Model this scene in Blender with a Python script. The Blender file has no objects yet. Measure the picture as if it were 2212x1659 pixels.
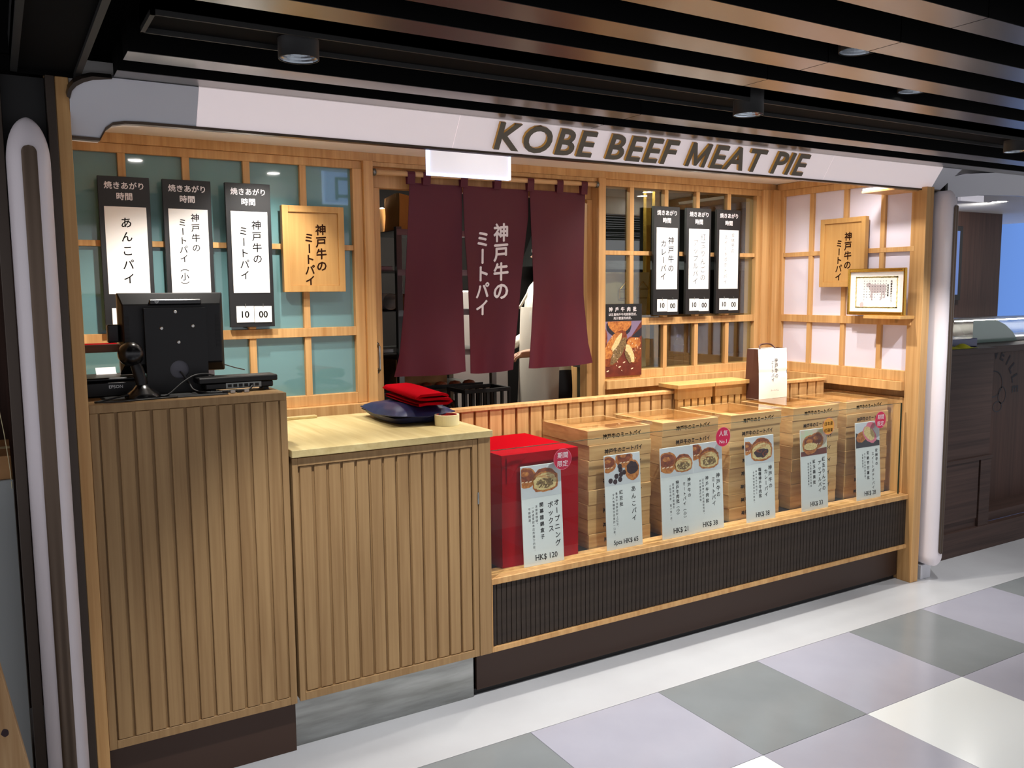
import bpy, bmesh, math, random
from mathutils import Vector, Matrix
random.seed(7)
scene = bpy.context.scene
COL = scene.collection
PI = math.pi

# ------------------------------------------------------------------ camera
def look_axes(yaw, pitch, roll):
    f = Vector((math.sin(yaw)*math.cos(pitch), math.cos(yaw)*math.cos(pitch), math.sin(pitch)))
    r = Vector((math.cos(yaw), -math.sin(yaw), 0)); u = r.cross(f)
    c, s = math.cos(roll), math.sin(roll)
    return c*r + s*u, -s*r + c*u, f
cam_d = bpy.data.cameras.new('camera'); cam = bpy.data.objects.new('camera', cam_d); COL.objects.link(cam)
r_, u_, f_ = look_axes(math.radians(30.773), math.radians(-6.197), math.radians(-0.475))
cam.matrix_world = Matrix(((r_.x, u_.x, -f_.x, 0), (r_.y, u_.y, -f_.y, 0), (r_.z, u_.z, -f_.z, 1.55), (0, 0, 0, 1)))
cam_d.sensor_fit = 'HORIZONTAL'; cam_d.sensor_width = 36.0; cam_d.lens = 36.0*1865.5/2212.0
cam_d.clip_start = 0.02
scene.camera = cam

# ------------------------------------------------------------------ world, exposure
w = bpy.data.worlds.new('world'); scene.world = w; w.use_nodes = True
w.node_tree.nodes['Background'].inputs[0].default_value = (0.92, 0.90, 0.95, 1)
w.node_tree.nodes['Background'].inputs[1].default_value = 0.44
vs = scene.view_settings
vs.view_transform = 'Standard'; vs.look = 'None'; vs.gamma = 1.0; vs.use_curve_mapping = False
vs.exposure = 1.0
cy_ = scene.cycles
cy_.max_bounces = 8; cy_.diffuse_bounces = 4; cy_.glossy_bounces = 3; cy_.transmission_bounces = 4; cy_.transparent_max_bounces = 12
cy_.caustics_reflective = False; cy_.caustics_refractive = False; cy_.sample_clamp_indirect = 6.0

# ------------------------------------------------------------------ light settings (lamps are built with their fittings below)
FLOOR_SPOT_W = 42.0          # corridor downlights
SHOP_SPOT_W = 13.0           # recessed spots in the shop soffit
WARM = (1.0, 0.95, 0.88); NEUTRAL = (1.0, 0.985, 0.98)

# ------------------------------------------------------------------ materials
def srgb(r, g, b):
    def f(c):
        c /= 255.0
        return c/12.92 if c <= 0.04045 else ((c+0.055)/1.055)**2.4
    return (f(r), f(g), f(b), 1.0)
MATS = {}
def principled(name, col, rough=0.5, metal=0.0, spec=0.5, emit=None, emit_s=0.0, noise=None, bump=None, coat=0.0, sheen=0.0):
    m = bpy.data.materials.new(name); m.use_nodes = True
    nt = m.node_tree; b = nt.nodes['Principled BSDF']
    b.inputs['Base Color'].default_value = col
    b.inputs['Roughness'].default_value = rough
    b.inputs['Metallic'].default_value = metal
    b.inputs['Specular IOR Level'].default_value = spec
    b.inputs['Coat Weight'].default_value = coat
    b.inputs['Sheen Weight'].default_value = sheen
    if emit: b.inputs['Emission Color'].default_value = emit; b.inputs['Emission Strength'].default_value = emit_s
    if noise or bump:
        tc = nt.nodes.new('ShaderNodeTexCoord'); n = nt.nodes.new('ShaderNodeTexNoise')
        mp = nt.nodes.new('ShaderNodeMapping'); nt.links.new(tc.outputs['Object'], mp.inputs[0]); nt.links.new(mp.outputs[0], n.inputs[0])
        sc = (noise or bump)[0]
        mp.inputs['Scale'].default_value = sc if isinstance(sc, tuple) else (sc, sc, sc)
        n.inputs['Scale'].default_value = 1.0; n.inputs['Detail'].default_value = 4
        if noise:
            rp = nt.nodes.new('ShaderNodeValToRGB'); c2 = noise[1]
            rp.color_ramp.elements[0].position = 0.32; rp.color_ramp.elements[1].position = 0.68
            rp.color_ramp.elements[0].color = c2; rp.color_ramp.elements[1].color = col
            nt.links.new(n.outputs[0], rp.inputs[0]); nt.links.new(rp.outputs[0], b.inputs['Base Color'])
        if bump:
            bp = nt.nodes.new('ShaderNodeBump'); bp.inputs['Strength'].default_value = bump[1]; bp.inputs['Distance'].default_value = 0.004
            nt.links.new(n.outputs[0], bp.inputs['Height']); nt.links.new(bp.outputs[0], b.inputs['Normal'])
    MATS[name] = m
    return m
def wood(name, light, dark, grain=(70, 70, 2.2), band=(9, 9, 0.35), rough=0.45, bandamt=0.35):
    m = bpy.data.materials.new(name); m.use_nodes = True
    nt = m.node_tree; N = nt.nodes; L = nt.links; b = N['Principled BSDF']
    tc = N.new('ShaderNodeTexCoord'); oi = N.new('ShaderNodeObjectInfo')
    mul = N.new('ShaderNodeMath'); mul.operation = 'MULTIPLY'; mul.inputs[1].default_value = 13.7
    L.new(oi.outputs['Random'], mul.inputs[0])
    add = N.new('ShaderNodeVectorMath'); add.operation = 'ADD'
    L.new(tc.outputs['Object'], add.inputs[0]); L.new(mul.outputs[0], add.inputs[1])
    def noise(scale, det, dist=0.0):
        mp = N.new('ShaderNodeMapping'); mp.inputs['Scale'].default_value = scale
        n = N.new('ShaderNodeTexNoise'); n.inputs['Scale'].default_value = 1; n.inputs['Detail'].default_value = det
        n.inputs['Distortion'].default_value = dist
        L.new(add.outputs[0], mp.inputs[0]); L.new(mp.outputs[0], n.inputs[0]); return n
    g = noise(grain, 5, 0.4); k = noise(band, 2)
    mx = N.new('ShaderNodeMix'); mx.data_type = 'FLOAT'; mx.inputs[0].default_value = bandamt
    L.new(g.outputs[0], mx.inputs[2]); L.new(k.outputs[0], mx.inputs[3])
    rp = N.new('ShaderNodeValToRGB')
    rp.color_ramp.elements[0].position = 0.30; rp.color_ramp.elements[0].color = dark
    rp.color_ramp.elements[1].position = 0.66; rp.color_ramp.elements[1].color = light
    L.new(mx.outputs[0], rp.inputs[0])
    L.new(rp.outputs[0], b.inputs['Base Color'])
    b.inputs['Roughness'].default_value = rough; b.inputs['Specular IOR Level'].default_value = 0.2
    bp = N.new('ShaderNodeBump'); bp.inputs['Strength'].default_value = 0.08; bp.inputs['Distance'].default_value = 0.002
    L.new(g.outputs[0], bp.inputs['Height']); L.new(bp.outputs[0], b.inputs['Normal'])
    MATS[name] = m; return m
def thin_glass(name, tint=(1, 1, 1, 1), ior=1.5, gloss=(1, 1, 1, 1), rough=0.0):
    m = bpy.data.materials.new(name); m.use_nodes = True
    nt = m.node_tree; N = nt.nodes; N.remove(N['Principled BSDF'])
    t = N.new('ShaderNodeBsdfTransparent'); t.inputs[0].default_value = tint
    g = N.new('ShaderNodeBsdfGlossy'); g.inputs[0].default_value = gloss; g.inputs['Roughness'].default_value = rough
    fr = N.new('ShaderNodeFresnel'); fr.inputs[0].default_value = ior
    mx = N.new('ShaderNodeMixShader'); ge = N.new('ShaderNodeNewGeometry'); sw = N.new('ShaderNodeMix')   # same reflectance from both sides
    sw.inputs[2].default_value = ior; sw.inputs[3].default_value = 1.0/ior
    nt.links.new(ge.outputs['Backfacing'], sw.inputs[0]); nt.links.new(sw.outputs[0], fr.inputs[0])
    nt.links.new(fr.outputs[0], mx.inputs[0]); nt.links.new(t.outputs[0], mx.inputs[1]); nt.links.new(g.outputs[0], mx.inputs[2])
    nt.links.new(mx.outputs[0], N['Material Output'].inputs[0])
    MATS[name] = m; return m

OAK = wood('oak', srgb(218, 174, 118), srgb(184, 136, 82), band=(27, 27, 0.5), bandamt=0.5)
OAKC = wood('oak_counter', srgb(170, 138, 96), srgb(143, 111, 74))
OAKTOP = wood('oak_top', srgb(206, 188, 136), srgb(178, 156, 104), grain=(40, 3, 40), band=(8, 1.2, 8))
TRAYW = wood('tray_wood', srgb(222, 184, 128), srgb(176, 134, 84), grain=(3, 12, 60), band=(2, 3, 18), bandamt=0.55)
MAPLE = wood('maple', srgb(202, 158, 98), srgb(184, 138, 80), grain=(50, 50, 2), band=(7, 7, 1.0))
RODW = wood('rod_wood', srgb(222, 186, 140), srgb(200, 160, 112), grain=(2, 60, 60), band=(1, 8, 8))
WALNUT = wood('walnut', srgb(118, 78, 52), srgb(88, 56, 38), grain=(3, 60, 60), band=(1, 6, 9))
PINE = wood('pine', srgb(206, 172, 128), srgb(172, 134, 92), grain=(60, 60, 3), band=(5, 5, .6))
DARKW = wood('dark_wood', srgb(74, 56, 50), srgb(44, 32, 28), grain=(2, 60, 90), band=(.6, 4, 22), rough=0.5, bandamt=0.5)
DARKV = wood('dark_wood_vertical', srgb(72, 50, 42), srgb(50, 34, 28), grain=(80, 80, 2), band=(14, 14, .5), rough=0.5)
WHITE = principled('white_paint', srgb(226, 222, 224), 0.35)
FASCIA = principled('fascia_gray', srgb(198, 199, 205), 0.4)
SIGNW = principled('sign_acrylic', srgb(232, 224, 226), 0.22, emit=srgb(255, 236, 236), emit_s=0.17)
SOFFIT = principled('soffit_white', srgb(246, 243, 238), 0.6)
PILLW = principled('pillar_white', srgb(238, 230, 234), 0.32)
BRONZE = principled('bronze', srgb(92, 78, 66), 0.34, metal=0.75, bump=((3, 3, 400), .04))
BRONZED = principled('bronze_dark', srgb(66, 56, 48), 0.4, metal=0.5)
SLATB = principled('slat_bronze', srgb(148, 144, 140), 0.28, metal=1.0)
LETTER = principled('sign_letter', srgb(112, 104, 90), 0.45, metal=0.35)
LETTERG = principled('sign_letter_edge', srgb(196, 150, 70), 0.3, metal=0.8)
BLACK = principled('black', srgb(16, 16, 16), 0.6)
BLACKC = principled('ceiling_black', srgb(7, 7, 7), 0.9, spec=0.1)
BLACKE = principled('ceiling_edge', srgb(27, 27, 25), 0.6)
PLAST = principled('black_plastic', srgb(12, 12, 13), 0.42, spec=0.35, noise=(600, srgb(8, 8, 9)))
PLASTG = principled('black_gloss', srgb(12, 12, 13), 0.25)
RUBBER = principled('cable', srgb(26, 26, 27), 0.5)
BOARD = principled('board_black', srgb(20, 20, 22), 0.5)
PAPER = principled('paper', srgb(246, 245, 242), 0.7)
CARDW = principled('card_white', srgb(226, 230, 228), 0.5)
INK = principled('ink', srgb(18, 17, 17), 0.8, spec=0.05)
INKB = principled('ink_brown', srgb(46, 25, 15), 0.8, spec=0.05)
INKW = principled('ink_white', srgb(236, 230, 232), 0.6)
INKG = principled('ink_gray', srgb(70, 70, 74), 0.8, spec=0.05)
TEAL = principled('teal_glass', srgb(106, 146, 148), 0.06, spec=0.6, coat=0.6)
SHOJI = principled('shoji', srgb(228, 222, 238), 0.6)
NOREN = principled('noren', srgb(84, 24, 37), 0.5, spec=0.3, bump=(900, .12))
RED = principled('red_cloth', srgb(160, 0, 16), 0.85, spec=0.04, bump=(1200, .2))
REDP = principled('red_sticker', srgb(200, 24, 72), 0.35)
REDC = principled('red_sticker_crimson', srgb(176, 34, 62), 0.35)
ORANGE = principled('orange_sticker', srgb(226, 160, 60), 0.35)
NAVY = principled('navy_satin', srgb(26, 34, 74), 0.36, bump=(700, .12))
STEEL = principled('steel', srgb(176, 178, 176), 0.28, metal=1.0, noise=((4, 4, 30), srgb(140, 142, 138)))
STEELD = principled('steel_dark', srgb(120, 124, 122), 0.35, metal=0.9)
KICK = principled('kick_plate', srgb(66, 48, 39), 0.45, spec=0.3)
GOLD = principled('gold', srgb(206, 164, 74), 0.26, metal=1.0)
GLASS = thin_glass('glass', (0.93, 0.97, 0.95, 1))
LIDG = thin_glass('lid_acrylic', (0.97, 0.965, 0.95, 1))
WINGL = thin_glass('window_glass', (0.80, 0.84, 0.80, 1), ior=1.9)
GEDGE = principled('glass_edge', srgb(48, 62, 50), 0.15)
TILEL = principled('tile_lilac', srgb(164, 164, 176), 0.16, noise=(5, srgb(159, 159, 171)))
TILEG = principled('tile_gray', srgb(130, 135, 137), 0.16, noise=(5, srgb(124, 129, 131)))
TILEW = principled('tile_white', srgb(226, 230, 230), 0.16)
FLOORW = principled('floor_white', srgb(190, 192, 195), 0.22, noise=(3, srgb(183, 184, 187)))
GROUT = principled('grout', srgb(160, 158, 160), 0.7)
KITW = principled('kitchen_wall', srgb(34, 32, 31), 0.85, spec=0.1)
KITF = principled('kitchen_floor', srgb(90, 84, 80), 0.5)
OLIVE = principled('kitchen_olive', srgb(96, 92, 70), 0.3, metal=0.4)
CARDBOARD = principled('cardboard', srgb(186, 140, 92), 0.8, noise=(20, srgb(170, 126, 80)))
KRAFT = principled('kraft', srgb(206, 152, 90), 0.75, bump=(30, .5))
BROWNB = principled('bag_brown', srgb(76, 42, 30), 0.6)
CREAMB = principled('bag_white', srgb(240, 234, 226), 0.5, bump=((14, 14, 22), .35))
LEATHER = principled('leather', srgb(116, 76, 46), 0.5)
SKIN = principled('skin', srgb(214, 168, 140), 0.55)
APRON = principled('apron', srgb(222, 214, 200), 0.7, bump=((20, 20, 8), .5))
SHIRT = principled('shirt', srgb(226, 222, 212), 0.7)
TROUS = principled('trousers', srgb(24, 28, 44), 0.7)
HAIR = principled('hair', srgb(20, 16, 14), 0.5)
TAPE = principled('masking_tape', srgb(234, 224, 178), 0.55)
TAPEIN = principled('tape_core', srgb(190, 40, 40), 0.6)
BLUEW = principled('blue_wall', srgb(74, 128, 208), 0.3, emit=srgb(90, 150, 240), emit_s=0.20)  # blue paint with a faint glow added to brighten it
BLUEB = principled('blue_box', srgb(24, 48, 110), 0.35)
YELL = principled('yellow_cloth', srgb(206, 206, 30), 0.8)
LCD = principled('lcd', srgb(40, 52, 90), 0.15, emit=srgb(110, 150, 230), emit_s=0.22)
GRAYP = principled('gray_panel', srgb(168, 174, 174), 0.45)
PALEG = principled('pale_gray', srgb(110, 110, 120), 0.5)
GREENG = principled('green_glass', srgb(150, 178, 168), 0.1, spec=0.7)
LED = principled('led', (1, 1, 1, 1), 0.5, emit=(1.0, 0.95, 0.85, 1), emit_s=14)
LAMP = principled('lamp', (1, 1, 1, 1), 0.5, emit=(1.0, 0.96, 0.9, 1), emit_s=25)
EXITB = principled('exit_face', srgb(210, 225, 255), 0.4, emit=srgb(140, 175, 255), emit_s=0.9)
EXITW = principled('exit_back', srgb(224, 222, 228), 0.35, emit=srgb(245, 240, 250), emit_s=0.16)
EXITE = principled('exit_edge', srgb(220, 235, 255), 0.3, emit=srgb(170, 200, 255), emit_s=1.3)
EXITG = principled('exit_green', srgb(40, 92, 84), 0.5)
RIB = principled('lamp_reflector', srgb(150, 158, 166), 0.25, metal=1.0)
CRUST = principled('pie_crust', srgb(206, 134, 62), 0.6, noise=(90, srgb(150, 76, 30)))
CRUSTD = principled('pie_crust_dark', srgb(150, 72, 30), 0.5, noise=(70, srgb(96, 40, 20)))
CREAMP = principled('pie_cream', srgb(226, 204, 146), 0.6, noise=(120, srgb(200, 170, 110)))
FILL = principled('pie_filling', srgb(140, 112, 70), 0.6, noise=(160, srgb(84, 62, 36)))
BEAN = principled('bean', srgb(52, 24, 30), 0.4, noise=(150, srgb(34, 14, 20)))
PICBG = principled('picture_background', srgb(204, 208, 212), 0.5)
PICGR = principled('picture_green', srgb(190, 210, 170), 0.5, noise=(20, srgb(220, 190, 180)))
PICTB = principled('picture_table', srgb(122, 52, 34), 0.4, noise=(14, srgb(86, 34, 26)))
PICDK = principled('picture_dark', srgb(36, 34, 44), 0.4)
PICLIL = principled('picture_lilac', srgb(130, 112, 140), 0.4)
SHINE = principled('picture_shine', srgb(238, 206, 170), 0.4)
PINKF = principled('picture_pink', srgb(220, 120, 140), 0.4)
OCHRE = principled('print_ochre', srgb(224, 206, 140), 0.6)
GRAYCOW = principled('print_gray', srgb(188, 178, 182), 0.6)
SEALR = principled('print_seal', srgb(240, 190, 190), 0.6)
BOTTLE = thin_glass('bottle_plastic', (0.86, 0.9, 0.92, 1), ior=1.45)
LABELB = principled('bottle_label', srgb(24, 40, 96), 0.4)
CAPB = principled('bottle_cap', srgb(40, 60, 150), 0.4)
GREENL = principled('label_green', srgb(60, 160, 60), 0.5)
METALG = principled('screw', srgb(170, 170, 168), 0.3, metal=1.0)

# ------------------------------------------------------------------ mesh helpers
class MB:
    def __init__(s): s.v = []; s.f = []; s.m = []; s.mats = []
    def mi(s, mat):
        if mat not in s.mats: s.mats.append(mat)
        return s.mats.index(mat)
    def poly(s, pts, mat):
        n = len(s.v); s.v += [tuple(p) for p in pts]; s.f.append(tuple(range(n, n+len(pts)))); s.m.append(s.mi(mat))
    def raw(s, vs, fs, mat):
        n = len(s.v); s.v += [tuple(p) for p in vs]; k = s.mi(mat)
        for f in fs: s.f.append(tuple(i+n for i in f)); s.m.append(k)
    def box(s, x0, x1, y0, y1, z0, z1, mat, M=None):
        v = [Vector((x, y, z)) for z in (z0, z1) for y in (y0, y1) for x in (x0, x1)]
        if M: v = [M @ p for p in v]
        s.raw(v, [(0, 2, 3, 1), (4, 5, 7, 6), (0, 1, 5, 4), (2, 6, 7, 3), (0, 4, 6, 2), (1, 3, 7, 5)], mat)
    def tube(s, pts, rad, mat, seg=8, caps=True):
        pts = [Vector(p) for p in pts]; n = len(pts)
        rads = rad if isinstance(rad, (list, tuple)) else [rad]*n
        rings = []; prev = None
        for i, p in enumerate(pts):
            t = (pts[min(i+1, n-1)] - pts[max(i-1, 0)]).normalized()
            if prev is None:
                a = t.orthogonal().normalized()
            else:
                a = (prev - t*prev.dot(t)).normalized()
            prev = a; b = t.cross(a)
            rings.append([p + rads[i]*(math.cos(2*PI*k/seg)*a + math.sin(2*PI*k/seg)*b) for k in range(seg)])
        vs = [q for r in rings for q in r]; fs = []
        for i in range(n-1):
            for k in range(seg):
                k2 = (k+1) % seg
                fs.append((i*seg+k, i*seg+k2, (i+1)*seg+k2, (i+1)*seg+k))
        if caps: fs += [tuple(range(seg-1, -1, -1)), tuple(range((n-1)*seg, n*seg))]
        s.raw(vs, fs, mat)
    def lathe(s, prof, mat, c=(0, 0, 0), seg=24, M=None):
        vs = []; fs = []; n = len(prof)
        for r, z in prof:
            for k in range(seg):
                a = 2*PI*k/seg; p = Vector((c[0]+r*math.cos(a), c[1]+r*math.sin(a), c[2]+z))
                vs.append(M @ p if M else p)
        for i in range(n-1):
            for k in range(seg):
                k2 = (k+1) % seg; fs.append((i*seg+k, i*seg+k2, (i+1)*seg+k2, (i+1)*seg+k))
        s.raw(vs, fs, mat)
    def grid(s, fn, nu, nv, mat):
        vs = [fn(i/nu, j/nv) for j in range(nv+1) for i in range(nu+1)]
        fs = [(j*(nu+1)+i, j*(nu+1)+i+1, (j+1)*(nu+1)+i+1, (j+1)*(nu+1)+i) for j in range(nv) for i in range(nu)]
        s.raw(vs, fs, mat)
    def mesh(s, name, smooth=False, bevel=0.0, seg=1):
        me = bpy.data.meshes.new(name); me.from_pydata(s.v, [], s.f)
        for m in s.mats: me.materials.append(m)
        me.polygons.foreach_set('material_index', s.m)
        if bevel:
            bm = bmesh.new(); bm.from_mesh(me)
            bmesh.ops.bevel(bm, geom=bm.edges[:], offset=bevel, segments=seg, affect='EDGES', profile=0.5)
            bm.to_mesh(me); bm.free()
        if smooth: me.polygons.foreach_set('use_smooth', [True]*len(me.polygons))
        me.update(); return me
ALLB = {}
def put(name, me, parent=None, loc=None, rz=0.0, local=False):
    o = bpy.data.objects.new(name, me); COL.objects.link(o)
    l = Vector(loc or (0, 0, 0))
    if parent is not None:
        o.parent = parent
        if not local: l = l - Vector(ALLB.get(parent.name, (0, 0, 0)))
    o.location = l; o.rotation_euler = (0, 0, rz)
    wl = Vector(ALLB.get(parent.name, (0, 0, 0)))+l if parent is not None else l
    ALLB[o.name] = tuple(wl)
    return o
def tag(o, label=None, cat=None, group=None, kind=None):
    if label: o['label'] = label
    if cat: o['category'] = cat
    if group: o['group'] = group
    if kind: o['kind'] = kind
    return o
def thing(name, loc, label=None, cat=None, group=None, kind=None, rz=0.0):
    o = bpy.data.objects.new(name, None); COL.objects.link(o); o.location = loc; o.rotation_euler = (0, 0, rz)
    o.empty_display_size = 0.05; ALLB[o.name] = tuple(loc)
    return tag(o, label, cat, group, kind)
def bx(name, x0, x1, y0, y1, z0, z1, mat, parent=None, bevel=0.0015):
    """a bevelled board with its origin at its centre"""
    c = ((x0+x1)/2, (y0+y1)/2, (z0+z1)/2); m = MB()
    m.box(x0-c[0], x1-c[0], y0-c[1], y1-c[1], z0-c[2], z1-c[2], mat)
    return put(name, m.mesh(name, bevel=bevel), parent, c)
def mesh_obj(name, mb, parent=None, smooth=False, bevel=0.0, local=False, loc=None):
    return put(name, mb.mesh(name, smooth, bevel), parent, loc, local=local)
def struct(o): o['kind'] = 'structure'; return o
def curve_pts(ctrl, n=40):
    """Catmull-Rom through control points"""
    P = [Vector(c) for c in ctrl]; P = [2*P[0]-P[1]] + P + [2*P[-1]-P[-2]]; out = []
    segs = len(P)-3; per = max(2, n//segs)
    for i in range(segs):
        p0, p1, p2, p3 = P[i:i+4]
        for k in range(per):
            t = k/per
            out.append(0.5*((2*p1)+(-p0+p2)*t+(2*p0-5*p1+4*p2-p3)*t*t+(-p0+3*p1-3*p2+p3)*t**3))
    out.append(P[-2]); return out

# ------------------------------------------------------------------ lettering
GL = {}
def glyph(ch, bold=0.0, res=2):
    key = (ch, bold, res)
    if key in GL: return GL[key]
    c = bpy.data.curves.new('glyph', 'FONT'); c.body = ch; c.resolution_u = res; c.offset = bold; c.fill_mode = 'FRONT'
    o = bpy.data.objects.new('glyph', c); COL.objects.link(o)
    dg = bpy.context.evaluated_depsgraph_get(); me = o.evaluated_get(dg).to_mesh()
    vs = [(v.co.x, v.co.y) for v in me.vertices]; fs = [tuple(p.vertices) for p in me.polygons]
    bpy.data.objects.remove(o); bpy.data.curves.remove(c)
    GL[key] = (vs, fs); return GL[key]
def preload(items):
    """make many glyphs with a single scene evaluation"""
    todo = [k for k in items if k not in GL]; obs = []
    for ch, b, r in todo:
        c = bpy.data.curves.new('glyph', 'FONT'); c.body = ch; c.resolution_u = r; c.offset = b; c.fill_mode = 'FRONT'
        o = bpy.data.objects.new('glyph', c); COL.objects.link(o); obs.append(o)
    dg = bpy.context.evaluated_depsgraph_get()
    for k, o in zip(todo, obs):
        me = o.evaluated_get(dg).to_mesh()
        GL[k] = ([(v.co.x, v.co.y) for v in me.vertices], [tuple(p.vertices) for p in me.polygons])
    for o in obs:
        c = o.data; bpy.data.objects.remove(o); bpy.data.curves.remove(c)
ROT = 'ー（）()'
def copies(b):
    return [(0, 0)] if b < 0.001 else [(-b, 0), (b, 0), (0, -b), (0, b)]      # heavier strokes: the sign overlaid on itself
def lift(mp, a, b, k):
    p = Vector(mp(a, b))
    if k == 0: return p
    n = (Vector(mp(a+1e-3, b))-p).cross(Vector(mp(a, b+1e-3))-p).normalized()
    return p+n*(0.00012*k)
def v_text(mb, mp, text, cx, top, size, pitch, mat, bold=0.0, res=2, brush=0.0, sx=1.0):
    """vertical column, cx centre, top edge; mp maps (u, v) to a point"""
    for i, ch in enumerate(text):
        vs, fs = glyph(ch, 0.0, res); cy = top - pitch*(i+0.5)
        for kc, (ox_, oy_) in enumerate(copies(bold)):
            pts = []
            for x, y in vs:
                x -= 0.5; y -= 0.38
                if ch in ROT: x, y = y, -x
                elif ch in '。、，': x += 0.55; y += 0.55
                y += brush*x
                pts.append(lift(mp, cx+(x+ox_)*size*sx, cy+(y+oy_)*size, kc))
            mb.raw(pts, fs, mat)
def h_text(mb, mp, text, x0, y0, size, mat, bold=0.0, res=2, shear=0.0, align='L', brush=0.0, sx=1.0):
    vs, fs = glyph(text, 0.0, res)
    lo = min(v[0] for v in vs); hi = max(v[0] for v in vs); wd = (hi-lo)*size*sx
    ox = x0 - (0 if align == 'L' else wd/2 if align == 'C' else wd)
    for kc, (bx_, by_) in enumerate(copies(bold)):
        mb.raw([lift(mp, ox+(x+bx_-lo)*size*sx+shear*y*size, y0+(y+by_+brush*(x-(lo+hi)/2))*size, kc) for x, y in vs], fs, mat)
    return wd
def serif_text(mb, mp, text, x0, y0, size, mat, align='C'):
    """price lettering: upright with slab serifs on the capitals"""
    vs, fs = glyph(text, 0.012, 3)
    lo = min(v[0] for v in vs); hi = max(v[0] for v in vs); wd = (hi-lo)*size*0.92
    ox = x0 - (wd/2 if align == 'C' else 0)
    mb.raw([mp(ox+(x-lo)*size*0.92, y0+y*size) for x, y in vs], fs, mat)
    adv = 0.0
    if 'HK$' in text:
        k = text.index('HK$'); off = 0.0
        if k:
            pv, _ = glyph(text[:k]+'H', 0.012, 3); hv, _ = glyph('H', 0.012, 3)
            off = (max(v[0] for v in pv)-min(v[0] for v in pv)) - (max(v[0] for v in hv)-min(v[0] for v in hv))
        t = 0.055; h = 0.682
        for a, b in ((-0.05, 0.16), (0.43, 0.64), (0.66, 0.88), (1.10, 1.33)):
            for yy in (0.0, h-t):
                if a == 1.10 and yy > 0: a, b = 1.08, 1.27
                p = [(a, yy), (b, yy), (b, yy+t), (a, yy+t)]
                mb.poly([mp(ox+(off+x)*size*0.92, y0+y*size) for x, y in p], mat)
def plane_y(Y, flip=False):
    return lambda a, b: (a, Y, b)
def plane_x(X):
    return lambda a, b: (X, -a, b)          # facing -X; a runs along -Y
def blob(mb, mp, cx, cy, rx, ry, mat, n=22, rough=0.06, rot=0.0, seed=0, a0=0.0, a1=2*PI):
    rnd = random.Random(seed); pts = []
    k = n if a1-a0 > 6.2 else n+1
    for i in range(k):
        a = a0+(a1-a0)*i/n; r = 1+rnd.uniform(-rough, rough)
        x, y = rx*r*math.cos(a), ry*r*math.sin(a)
        pts.append(mp(cx+x*math.cos(rot)-y*math.sin(rot), cy+x*math.sin(rot)+y*math.cos(rot)))
    mb.poly(pts, mat)

# ================================================================== STRUCTURE
XS = 4.05                                # inner face of the right-hand wall
YB = 3.70                                # front of the back wall
# ---- floor
m = MB(); m.box(-2.5, 9.5, -2.6, 6.2, -0.12, -0.006, GROUT)
floor = struct(mesh_obj('floor', m))
edges_y = [2.459]
wy = [0.535, 0.585]
k = 0
while edges_y[-1] > -2.4: edges_y.append(edges_y[-1]-wy[k % 2]); k += 1
edges_x = [1.528]; kk = 0
left = [1.528]; widths = [0.582, 0.535]
while edges_x[-1] < 9.0: edges_x.append(edges_x[-1]+widths[kk % 2]); kk += 1
kk = 1
while left[-1] > -2.2: left.append(left[-1]-widths[kk % 2]); kk += 1
xs_all = [(left[i+1], left[i], (i % 2 == 1)) for i in range(len(left)-1)] + [(edges_x[i], edges_x[i+1], (i % 2 == 0)) for i in range(len(edges_x)-1)]
TILE_ME = {}
for j in range(len(edges_y)-1):
    y1, y0 = edges_y[j], edges_y[j+1]; ywide = (j % 2 == 1)
    for x0, x1, xwide in xs_all:
        mat = TILEW if (xwide and ywide) else TILEG if not (xwide or ywide) else TILEL
        key = (xwide, ywide)
        if key not in TILE_ME:
            t = MB(); g = 0.0008; a = (x1-x0)/2-g; b = (y1-y0)/2-g
            t.box(-a, a, -b, b, -0.012, 0.0, mat); TILE_ME[key] = t.mesh('tile', bevel=0.0006)
        put('tile', TILE_ME[key], floor, ((x0+x1)/2, (y0+y1)/2, 0))
bx('border_strip', -2.3, 9.3, 2.4605, 6.1, -0.02, 0.0, FLOORW, floor, 0.0006)

# ---- corridor ceiling: black plenum, bronze slats, black channels
m = MB(); m.box(-2.5, 9.5, -2.6, 6.2, 2.52, 2.56, BLACKC)
ceiling = struct(mesh_obj('ceiling', m))
SLAT_Y = [(2.600, 2.684), (2.387, 2.478), (1.820, 1.912), (1.609, 1.702), (1.393, 1.484), (1.175, 1.262), (0.957, 1.05), (0.74, 0.83), (0.52, 0.61), (0.05, 0.14), (-0.2, -0.11), (-0.42, -0.33), (-0.85, -0.76), (-1.1, -1.0)]
ZC = 2.146
for y0, y1 in SLAT_Y:
    for xa, xb in ((0.322, 1.944), (1.948, 4.948), (4.952, 7.95)):
        t = MB(); c = ((xa+xb)/2, (y0+y1)/2, ZC); hx = (xb-xa)/2; hy = (y1-y0)/2
        t.box(-hx, hx, -hy, hy, 0.0015, 0.075, BLACKC); t.box(-hx, hx, -hy, hy, 0, 0.0015, SLATB)
        put('slat', t.mesh('slat'), ceiling, c)
def channel(x0, x1, y0, y1, along):
    t = MB(); z0 = ZC
    t.box(x0, x1, y0, y1, z0+0.012, z0+0.06, BLACKC)
    if along == 'x':
        t.box(x0, x1, y0, y0+0.006, z0, z0+0.06, BLACKE); t.box(x0, x1, y1-0.006, y1, z0, z0+0.06, BLACKE); t.box(x0, x0+0.01, y0, y1, z0, z0+0.06, BLACKE)
    else:
        t.box(x0, x0+0.016, y0, y1, z0, z0+0.1, BLACKE); t.box(x1-0.016, x1, y0, y1, z0, z0+0.1, BLACKE); t.box(x0, x1, y1-0.008, y1, z0, z0+0.1, BLACKC)
    mesh_obj('channel', t, ceiling)
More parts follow.
